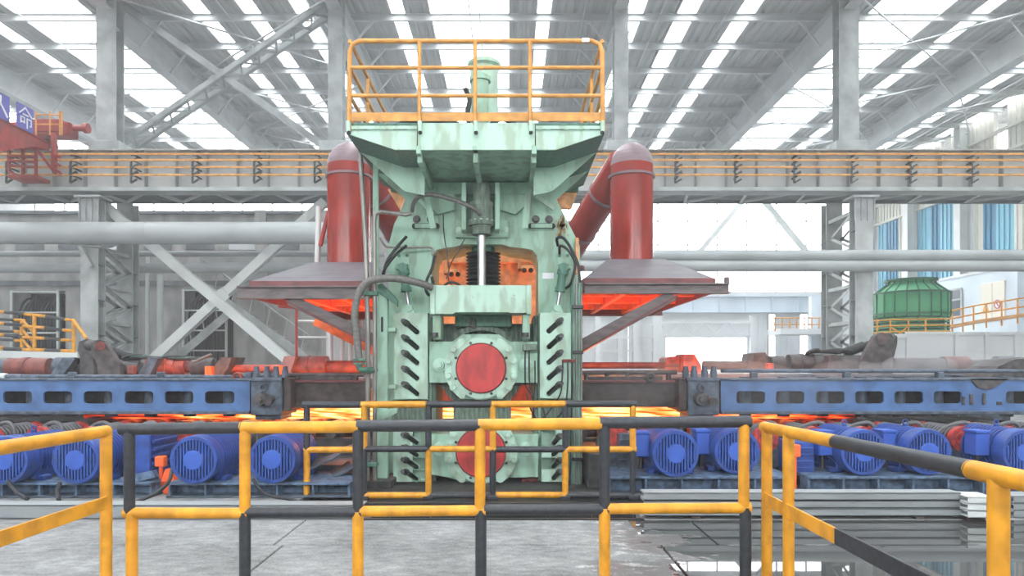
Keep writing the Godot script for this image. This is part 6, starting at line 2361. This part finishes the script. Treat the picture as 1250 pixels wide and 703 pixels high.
func motors() -> void:
	# beds first
	for s in [[-90.0, 186.0, "slate blue motor bed under the motors at the picture edge", 8.15], [205.0, 428.0, "slate blue motor bed next to the mill on the cross brace side", 8.15], [742.0, 968.0, "slate blue motor bed next to the mill behind the steel channels", 8.3], [985.0, 1330.0, "long slate blue motor bed behind the far end of the steel channels", 8.3]]:
		var d: float = s[3]
		var x0 := X(s[0], d)
		var x1 := X(s[1], d)
		var t := thing("motor_bed", s[2], "machine bed", Vector3((x0 + x1) / 2, 0, -d - 0.5))
		var b := MB.new()
		var ty := 0.175 if x0 < 0.0 else 0.225
		b.span(x0, x1, ty - 0.03, ty, -d - 1.1, -d + 0.03)
		mk(b, "top_plate", M.bed_blue, t)
		b = MB.new()
		b.span(x0, x1, 0.0, ty - 0.03, -d - 0.2, -d - 0.17)
		mk(b, "web", M.bed_blue, t)
		b = MB.new()
		b.span(x0, x1, 0.0, 0.02, -d - 1.1, -d + 0.05)
		mk(b, "base_flange", M.machine_slate, t)
		var n := int((x1 - x0) / 0.4)
		for i in n + 1:
			b = MB.new()
			var x := lerpf(x0 + 0.02, x1 - 0.02, float(i) / n)
			b.span(x - 0.012, x + 0.012, 0.0, ty - 0.03, -d - 0.17, -d + 0.01)
			mk(b, "stiffener", M.bed_blue, t)
		b = MB.new()
		b.span(x0, x1, 0.2, 0.24, -9.1, -10.1, 0.0)
		b.span(x0, x1, 0.0, 0.2, -10.0, -10.1, 0.0)
		b.span(x0, x1, 0.0, 0.2, -9.1, -9.2, 0.0)
		mk(b, "rear_shelf", M.machine_slate, t)
	# one motor, then copies
	var r := 0.285
	var mo := thing("electric_motor", "", "electric motor", Vector3.ZERO, "blue finned motors along the roller table")
	var b := MB.new()
	var prof := [Vector2(0, -0.98), Vector2(r * 0.9, -0.98), Vector2(r * 0.92, -0.94)]
	for i in 10:
		var z := -0.92 + i * 0.07
		prof.append(Vector2(r * 0.78, z))
		prof.append(Vector2(r * 0.98, z + 0.006))
		prof.append(Vector2(r * 0.98, z + 0.028))
		prof.append(Vector2(r * 0.78, z + 0.034))
	prof.append(Vector2(r * 0.78, -0.2))
	var xf := Transform3D(Basis(Vector3.RIGHT, PI / 2), Vector3(0, r, 0))
	b.lathe(prof, xf, 28)
	mk(b, "finned_body", M.motor_blue, mo)
	b = MB.new()
	b.lathe([Vector2(r * 0.84, -0.22), Vector2(r * 1.0, -0.2), Vector2(r * 1.0, -0.03), Vector2(r * 0.97, 0.0), Vector2(r * 0.84, 0.0), Vector2(r * 0.82, -0.03), Vector2(0, -0.03)], xf, 36)
	mk(b, "end_shield", M.motor_blue, mo)
	b = MB.new()
	for i in 13:
		var x := (i - 6) * r * 0.128
		var hh := sqrt(maxf(0.0, r * r * 0.68 - x * x))
		if hh < 0.04:
			continue
		b.box(Vector3(x, r, -0.012), Vector3(r * 0.075, hh * 2, 0.05))
	mk(b, "grille", M.motor_blue, mo)
	b = MB.new()
	b.lathe([Vector2(r * 0.42, -0.03), Vector2(r * 0.42, 0.008), Vector2(r * 0.38, 0.016), Vector2(0, 0.016)], xf, 12)
	mk(b, "hub_cover", M.motor_bright, mo)
	b = MB.new()
	for s in [-1.0, 1.0]:
		b.box(Vector3(s * r * 0.75, 0.03, -0.35), Vector3(0.14, 0.06, 0.16))
		b.box(Vector3(s * r * 0.75, 0.03, -0.8), Vector3(0.14, 0.06, 0.16))
		b.box(Vector3(s * r * 0.6, 0.1, -0.55), Vector3(0.1, 0.16, 0.6))
	mk(b, "feet", M.motor_blue, mo)
	b = MB.new()
	b.box(Vector3(0, r * 2.02, -0.5), Vector3(0.05, 0.04, 0.05))
	var ring := []
	for k in 13:
		ring.append(Vector3(cos(TAU * k / 12.0) * 0.03, r * 2.02 + 0.04 + sin(TAU * k / 12.0) * 0.03, -0.5))
	b.path(ring, 0.009, 6)
	mk(b, "lifting_eye", M.motor_blue, mo)
	b = MB.new()
	b.tube(Vector3(0, r, -0.98), Vector3(0, r, -1.14), 0.09, -1, 14)
	b.tube(Vector3(0, r, -1.06), Vector3(0, r, -1.13), 0.15, -1, 16)
	mk(b, "coupling", M.shaft_red, mo)
	# the terminal box sits on the side
	b = MB.new()
	b.box(Vector3(-r - 0.07, r * 1.25, -0.35), Vector3(0.17, 0.28, 0.24))
	b.box(Vector3(-r - 0.07, r * 1.25 + 0.16, -0.35), Vector3(0.19, 0.03, 0.26))
	var tb := mk(b, "terminal_box", M.motor_bright, mo)
	b = MB.new()
	b.tube(Vector3(-r - 0.07, r * 0.9, -0.35), Vector3(-r - 0.07, 0.05, -0.33), 0.03, -1, 8)
	mk(b, "cable_gland", M.rubber, tb)
	# [px, py of centre, depth, boxless, label]
	var spots := [
		[-90.0, 562.0, 8.0, 1, "blue motor just past the picture edge beside the yellow railing"],
		[5.0, 562.0, 8.0, 1, "blue motor cut by the picture edge below the left yellow railing"],
		[92.0, 561.5, 8.0, 1, "blue motor straight behind the corner of the left yellow railing"],
		[236.0, 559.5, 8.0, 1, "blue motor beside the orange marker between black and yellow posts"],
		[332.0, 558.5, 8.05, 1, "blue motor between the yellow post and the far railing, nearest the mill on that side"],
		[825.0, 553.5, 8.2, 0, "blue motor with side box nearest the mill behind the steel channels"],
		[900.0, 552.5, 8.4, 0, "blue motor with side box behind the end post of the middle railing"],
		[1055.0, 553.0, 8.3, 0, "blue motor with side box under the black part of the right railing"],
		[1134.0, 552.5, 8.35, 0, "blue motor with side box below the black to yellow joint of the right railing"],
		[1252.0, 550.0, 8.3, 0, "blue motor with side box cut by the picture edge past the yellow post"],
		[1340.0, 550.0, 8.3, 0, "blue motor just past the picture edge beyond the right railing"]]
	var first := true
	for s in spots:
		var d: float = s[2]
		var at := P(s[0], s[1], d)
		at.y = 0.175 if float(s[0]) < 600.0 else 0.225
		var o: Node3D = mo
		if first:
			mo.position = at
			mo.set_meta("label", s[4])
			first = false
		else:
			o = dup(mo, at, s[4])
		o.set_meta("half", s[3])
	# motors drawn on the far side keep no terminal box: take it off there
	for c in get_children():
		if c.has_meta("half") and int(c.get_meta("half")) == 1:
			c.get_node("terminal_box").free()
	# big square gear motor between the two pairs
	var gm := thing("gear_motor", "square blue gear motor with ribbed side behind the black post", "gear motor", P(170, 588, 8.4))
	b = MB.new()
	b.span(X(150, 8.3), X(183, 8.3), 0.2, Y(530, 8.3), -9.0, -8.3)
	mk(b, "housing", M.motor_blue, gm)
	for i in 5:
		b = MB.new()
		b.span(X(183, 8.3), X(186, 8.3), Y(578 - i * 9, 8.3), Y(574 - i * 9, 8.3), -8.95, -8.35)
		mk(b, "side_rib", M.motor_blue, gm)
	b = MB.new()
	b.prism(poly([[150, 582], [188, 574], [192, 582], [150, 592]], 8.25), -8.3, -8.2)
	mk(b, "foot_plate", M.bed_blue, gm)
	for s in [[969.0, 984.0, 540.0, 582.0, "small blue gear motor by the orange marker behind the twin yellow posts", 8.6], [756.0, 768.0, 530.0, 575.0, "small slate gearbox half hidden by the railing beside the mill", 8.9]]:
		var d: float = s[5]
		var t := thing("gear_motor", s[4], "gear motor", P((s[0] + s[1]) / 2, s[3], d))
		b = MB.new()
		b.span(X(s[0], d), X(s[1] + 10, d), 0.2, Y(s[2], d), -d - 0.5, -d)
		mk(b, "housing", M.motor_blue if s[0] > 900 else M.machine_slate, t)
		for i in 4:
			b = MB.new()
			b.span(X(s[0], d), X(s[1] + 8, d), Y(s[2] + 8 + i * 8, d), Y(s[2] + 6 + i * 8, d), -d, -d + 0.03)
			mk(b, "front_rib", M.motor_blue if s[0] > 900 else M.machine_slate, t)


# a run of tube in alternating colours
func seg(parent: Node3D, a: Vector3, b: Vector3, r: float, black: bool, called: String) -> void:
	var mb := MB.new()
	var dir := (b - a).normalized() * r * 0.75
	mb.tube(a - dir * 0.2, b + dir * 0.2, r, -1, 18)
	mk(mb, called, M.black_paint if black else M.yellow, parent)


func railings() -> void:
	var d := 4.76 * K
	var r := S(7.3, d)
	# ---- nearest railing across the picture
	var t := thing("guard_rail", "nearest railing of thick alternating yellow and black pipe across the view", "railing", Vector3(X(540, d), FY, -d))
	for s in [[148, 524, 295, 522, 1], [295, 522, 437, 521, 0], [437, 520, 585, 519, 1], [585, 518.5, 733, 517, 0], [733, 516, 915, 514.5, 1]]:
		seg(t, P(s[0], s[1], d), P(s[2], s[3], d), r, s[4] == 1, "top_rail_segment")
	for s in [[153, 626, 302, 626.5, 0], [302, 625.5, 441, 625, 1], [441, 624, 592, 623, 0], [592, 622, 742, 621.5, 1], [742, 621, 915, 620, 0]]:
		seg(t, P(s[0], s[1], d), P(s[2], s[3], d), r * 0.9, s[4] == 1, "middle_rail_segment")
	for s in [[158, 524, 626, 161, 1, 0], [299, 522, 626, 299, 0, 1], [437, 521, 625, 437, 1, 0], [586, 519, 623, 587, 0, 1], [738, 517, 621, 738, 1, 0], [908, 515, 620, 910, 0, 1]]:
		seg(t, P(s[0], s[1], d), P(s[0], s[2], d), r * 0.9, s[4] == 1, "upper_post")
		var foot := P(s[3], s[2], d)
		seg(t, foot, Vector3(foot.x, FY, foot.z), r * 0.95, s[5] == 1, "lower_post")
		var b := MB.new()
		b.span(foot.x - 0.075, foot.x + 0.075, FY, FY + 0.01, -d - 0.075, -d + 0.075)
		mk(b, "base_plate", M.black_paint if s[5] == 1 else M.yellow, t)
	# ---- railing in front of the mill
	d = 8.2
	r = S(4.3, d)
	t = thing("guard_rail", "farther railing of yellow and black pipe close in front of the mill", "railing", Vector3(X(573, d), 0, -d))
	for s in [[370, 494, 441, 494, 1], [441, 494, 520, 493.5, 0], [520, 493.5, 600, 493.5, 1], [600, 493.5, 690, 493, 0], [690, 493, 776, 493, 1], [372, 549, 440, 549, 0], [446, 548, 525, 548, 1], [525, 548, 605, 548, 0], [605, 548.5, 690, 548.5, 1], [690, 548.5, 776, 548.5, 0], [374, 605, 441, 605, 1], [446, 604.5, 522, 604.5, 0], [522, 604.5, 606, 604.5, 1], [606, 604, 690, 604, 0], [690, 604.5, 782, 604.5, 1]]:
		seg(t, P(s[0], s[1], d), P(s[2], s[3], d), r * (1.0 if s[1] < 500 else 0.9), s[4] == 1, "rail_segment")
	for s in [[374.5, 494, 549, 1], [374.5, 549, 605, 0], [444.5, 494, 548, 0], [444.5, 548, 605, 1], [523, 494, 548, 1], [523, 548, 605, 0], [601.5, 494, 548, 0], [601.5, 548, 605, 1], [690, 494, 548, 1], [690, 548, 605, 0], [772.5, 494, 549, 0], [772.5, 549, 605, 1]]:
		seg(t, P(s[0], s[1], d), P(s[0], s[2], d), r * 0.9, s[3] == 1, "post_segment")
	for px in [374.5, 444.5, 523.0, 601.5, 690.0, 772.5]:
		var b := MB.new()
		var q := P(px, 605, d)
		b.span(q.x - 0.06, q.x + 0.06, -0.04, q.y, -d - 0.05, -d + 0.05)
		mk(b, "post_foot", M.black_paint, t)
	# grated gangway it stands on
	t = thing("gangway", "dark steel gangway edge under the farther railing", "walkway", Vector3(X(573, d), 0, -8.1))
	var gb := MB.new()
	gb.span(-2.45, 1.6, -0.07, -0.04, -8.0, -8.45)
	gb.span(-2.45, 1.6, -0.3, -0.07, -7.99, -8.03)
	mk(gb, "deck", M.bolt_dark, t)
	for i in 9:
		gb = MB.new()
		gb.span(-2.4 + i * 0.48, -2.36 + i * 0.48, -0.3, -0.08, -7.94, -7.99)
		mk(gb, "edge_stiffener", M.bolt_dark, t)
	# ---- side railings running towards the viewer
	var xl := -2.155
	var rl := 0.03
	t = thing("guard_rail", "all yellow railing corner running out of the picture beside the blue motors", "railing", Vector3(xl, FY, -2.7))
	seg(t, Vector3(xl, E - 0.352, -3.645), Vector3(xl, E - 0.344, -1.3), rl * 1.05, false, "top_rail")
	var b: MB
	for z in [3.645, 1.94]:
		seg(t, Vector3(xl, E - 0.348, -z), Vector3(xl, FY, -z), rl, false, "post")
		b = MB.new()
		b.span(xl - 0.065, xl + 0.065, FY, FY + 0.01, -z - 0.065, -z + 0.065)
		mk(b, "base_plate", M.yellow, t)
	b = MB.new()
	b.span(xl + 0.016, xl + 0.028, 0.809, 0.878, -1.3, -3.613)
	mk(b, "flat_bar", M.yellow, t)
	var xr := 1.49
	t = thing("guard_rail", "yellow railing with black stretches and twin posts running towards the viewer by the wet floor", "railing", Vector3(xr, FY, -2.7))
	seg(t, Vector3(xr, E - 0.36, -3.993), Vector3(xr, E - 0.348, -3.12), rl * 1.05, false, "top_rail_segment")
	seg(t, Vector3(xr, E - 0.348, -3.12), Vector3(xr, E - 0.336, -2.2), rl * 1.05, true, "top_rail_segment")
	seg(t, Vector3(xr, E - 0.336, -2.2), Vector3(xr, E - 0.328, -1.15), rl * 1.05, false, "top_rail_segment")
	for z in [3.953, 3.645, 2.08]:
		seg(t, Vector3(xr, E - 0.348, -z), Vector3(xr, FY, -z), rl, false, "post")
		b = MB.new()
		b.span(xr - 0.065, xr + 0.065, FY, FY + 0.01, -z - 0.065, -z + 0.065)
		mk(b, "base_plate", M.yellow, t)
	b = MB.new()
	b.span(xr - 0.025, xr - 0.013, 0.764, 0.837, -3.08, -3.937)
	mk(b, "flat_bar", M.yellow, t)
	b = MB.new()
	b.span(xr - 0.025, xr - 0.013, 0.764, 0.837, -1.15, -3.08)
	mk(b, "flat_bar_segment", M.black_paint, t)


# a rolled channel lying on its flange ends, web towards the viewer
func channel(x0: float, x1: float, y: float, z: float, h: float, w: float, turn := 0.0) -> MB:
	var b := MB.new()
	var bs := Basis(Vector3.UP, turn)
	var c := Vector3((x0 + x1) / 2, y, z)
	var l := x1 - x0
	b.box(c + bs * Vector3(0, h / 2, w / 2 - 0.006), Vector3(l, h, 0.012), bs, 0.003)
	b.box(c + bs * Vector3(0, h - 0.006, 0), Vector3(l, 0.012, w), bs, 0.003)
	b.box(c + bs * Vector3(0, 0.006, 0), Vector3(l, 0.012, w), bs, 0.003)
	return b


func small_things() -> void:
	# channel ledge on one side, bundle on the other
	tag(mk(channel(-6.6 * K, -1.5 * K, FY, -7.08 * K, 0.117, 0.18), "steel_channel", M.galvanised), "long grey steel channel lying along the floor edge in front of the motors", "steel section")
	var la := ["lowest", "middle", "topmost"]
	var xr := X(1166, 7.1 * K)
	for i in 3:
		tag(mk(channel(1.37 * K, xr - 0.01 * i, FY + 0.024 + i * 0.066, -7.06 * K - 0.01 * (i % 2), 0.065, 0.16), "steel_channel", M.galvanised), la[i] + " long steel channel of the bundle behind the puddle", "steel section", "long channel bundle behind the puddle")
	for x in [1.9, 3.0, 4.2]:
		var b := MB.new()
		b.span(x * K - 0.04, x * K + 0.04, FY, FY + 0.024, -6.97 * K, -7.2 * K)
		tag(mk(b, "timber_spacer", M.guide_brown), "flat dark spacer under the long channel bundle, " + {1.9: "nearest the mill", 3.0: "in its middle", 4.2: "towards its far end"}[x], "spacer")
	for i in 3:
		tag(mk(channel(X(1169, 7.0 * K), X(1198, 7.0 * K), FY + 0.04 + i * 0.057, -6.95 * K, 0.055, 0.24, -0.12), "steel_offcut", M.steel_pale), la[i] + " short pale channel end of the small stack beside the bundle", "steel section", "short channel ends at the end of the bundle")
	var b := MB.new()
	b.span(X(1172, 7.0 * K), X(1195, 7.0 * K), FY, FY + 0.04, -6.9 * K, -7.05 * K)
	tag(mk(b, "timber_spacer", M.guide_brown), "dark spacer block under the short channel ends", "spacer")
	for i in 3:
		tag(mk(channel(X(1222, 7.2 * K), X(1330, 7.2 * K), FY + i * 0.061, -7.2 * K, 0.059, 0.2, 0.1), "steel_channel", M.galvanised), la[i] + " steel channel of the stack cut by the picture edge past the yellow post", "steel section", "channel stack at the picture edge")
	# orange markers among the motors
	for s in [[188, 557, 200, 570, 8.35, "bright orange square marker beside the square gear motor"], [966, 543, 978, 558, 8.4, "orange marker plate beside the twin yellow posts"]]:
		b = MB.new()
		var d: float = s[4]
		b.span(X(s[0], d), X(s[2], d), Y(s[3], d), Y(s[1], d), -d - 0.1, -d)
		b.span(X(s[0] + 4, d), X(s[2] - 4, d), 0.0, Y(s[3], d), -d - 0.07, -d - 0.03)
		tag(mk(b, "orange_marker", M.orange_marker), s[5], "marker")
	b = MB.new()
	b.prism(poly([[199, 587], [204, 572], [212, 580], [216, 587]], 8.35), -8.45, -8.3)
	b.span(X(200, 8.35), X(214, 8.35), 0.0, Y(587, 8.35), -8.43, -8.32)
	tag(mk(b, "orange_cover", M.orange_marker), "bright orange wedge shaped cover beside the motor feet", "cover")
	# cables on the floor
	for s in [[[[210, 572, 8.1], [206, 588, 7.9], [190, 602, 7.7], [165, 613, 7.5]], 2.2, "thick grey cable drooping from the motor to the floor edge behind the black post"], [[[309, 585, 8.0], [318, 598, 7.9], [333, 606, 7.7], [352, 609, 7.7], [366, 613, 7.6], [372, 625, 7.4]], 2.0, "black cable curling from the motor down to the pit edge"], [[[10, 588, 7.95], [20, 600, 7.8], [33, 609, 7.6]], 2.6, "thick black cable under the motor at the picture edge"], [[[73, 590, 7.95], [70, 600, 7.85], [72, 610, 7.6]], 2.6, "short thick black cable under the second motor"]]:
		b = MB.new()
		var pts := pix(s[0])
		for i in pts.size():
			pts[i].y = maxf(pts[i].y, 0.03)
		b.path(spline(pts, 6), S(s[1], 8.0), 8)
		tag(mk(b, "power_cable", M.rubber), s[2], "cable")
	# bent sheet and slide plates beside the mill
	for s in [[[372, 572], [448, 540], 8.9, "upper bent steel chute sheet beside the mill on the cross brace side"], [[396, 583], [449, 560], 8.75, "lower bent steel chute sheet beside the mill on the cross brace side"]]:
		b = MB.new()
		var d: float = s[2]
		var p := P(s[0][0], s[0][1], d)
		var q := P(s[1][0], s[1][1], d + 0.2)
		b.bar(p, p.lerp(q, 0.45), 0.5, 0.02)
		b.bar(p.lerp(q, 0.45), p.lerp(q, 0.6) + Vector3(0, 0.03, 0), 0.5, 0.02)
		b.bar(p.lerp(q, 0.6) + Vector3(0, 0.03, 0), q, 0.5, 0.02)
		b.span(q.x - 0.05, q.x, 0.2, q.y, q.z - 0.2, q.z + 0.1)
		b.span(p.x + 0.05, p.x + 0.1, 0.1, p.y, p.z - 0.2, p.z + 0.1)
		tag(mk(b, "chute_sheet", M.machine_slate), s[3], "chute")
	b = MB.new()
	b.span(-2.2, -1.5, 0.0, 0.1, -8.7, -10.0)
	tag(mk(b, "foundation_block", M.oily), "low dark foundation block beside the mill under the chute sheets", "foundation")
	b = MB.new()
	b.span(1.0, 1.25, 0.0, 0.45, -8.7, -10.0)
	tag(mk(b, "foundation_block", M.oily), "low dark foundation block on the steaming side of the mill", "foundation")
	for s in [[424.0, 438.0, 448.0, 466.0]]:
		var t := thing("white_piping", "white lagged pipes and panel behind the green flange left of the mill", "pipe", P(425, 460, 14.0))
		for px in [404.0, 418.0, 428.0, 440.0]:
			b = MB.new()
			b.tube(P(px, 462, 14), P(px, 385, 14), S(3.0, 14), -1, 12)
			mk(b, "lagged_pipe", M.wall_white, t)
		b = MB.new()
		b.span(X(398, 14.2), X(418, 14.2), 0.3, Y(390, 14.2), -14.3, -14.2)
		mk(b, "panel", M.wall_white, t)
		b = MB.new()
		b.tube(P(362, 462, 14), P(362, 376, 14), S(1.6, 14), -1, 10)
		b.tube(P(340, 374, 14), P(362, 376, 14), S(1.6, 14), -1, 10)
		mk(b, "red_upright", M.crane_red, t)
		for py in [392.0, 412.0, 436.0]:
			b = MB.new()
			b.tube(P(364, py, 14), P(400, py, 14), S(1.4, 14), -1, 8)
			mk(b, "cross_rail", M.steel_pale, t)
	# steam over the table
	# [px, py, depth, size, density, label]
	var fogs := [
		[1085.0, 451.0, 11.2, Vector3(0.9, 0.26, 0.7), 0.5, "white steam curling round the foot of the dark lever"],
		[1122.0, 446.0, 11.4, Vector3(1.2, 0.4, 0.8), 1.2, "dense white steam just past the dark lever"],
		[1140.0, 432.0, 12.8, Vector3(1.4, 0.7, 0.8), 0.5, "thin rising steam between the lever and the tank wall"],
		[1190.0, 445.0, 11.3, Vector3(1.6, 0.4, 0.9), 0.6, "flat steam bank over the far end of the shaft line"],
		[1235.0, 435.0, 11.6, Vector3(1.2, 0.6, 0.9), 0.4, "steam above the crusted heap at the picture edge"],
		[1035.0, 452.0, 11.2, Vector3(1.2, 0.34, 0.8), 0.5, "low steam along the hoses of the dark shaft line"],
		[880.0, 458.0, 10.6, Vector3(2.4, 0.5, 0.9), 0.35, "thin steam around the grey guide head"],
		[770.0, 470.0, 9.7, Vector3(1.5, 0.7, 0.5), 0.3, "thin brownish haze before the entry guide box"],
		[940.0, 478.0, 9.6, Vector3(2.6, 0.7, 0.4), 0.3, "thin haze before the steaming blue guard beam"]]
	for s in fogs:
		var f := FogVolume.new()
		f.name = "steam"
		f.shape = RenderingServer.FOG_VOLUME_SHAPE_ELLIPSOID
		f.size = s[3]
		var fm := FogMaterial.new()
		fm.density = s[4]
		fm.albedo = Color(0.95, 0.95, 0.96)
		f.material = fm
		add_child(f, true)
		f.position = P(s[0], s[1], s[2])
		tag(f, s[5], "steam", "", "stuff")
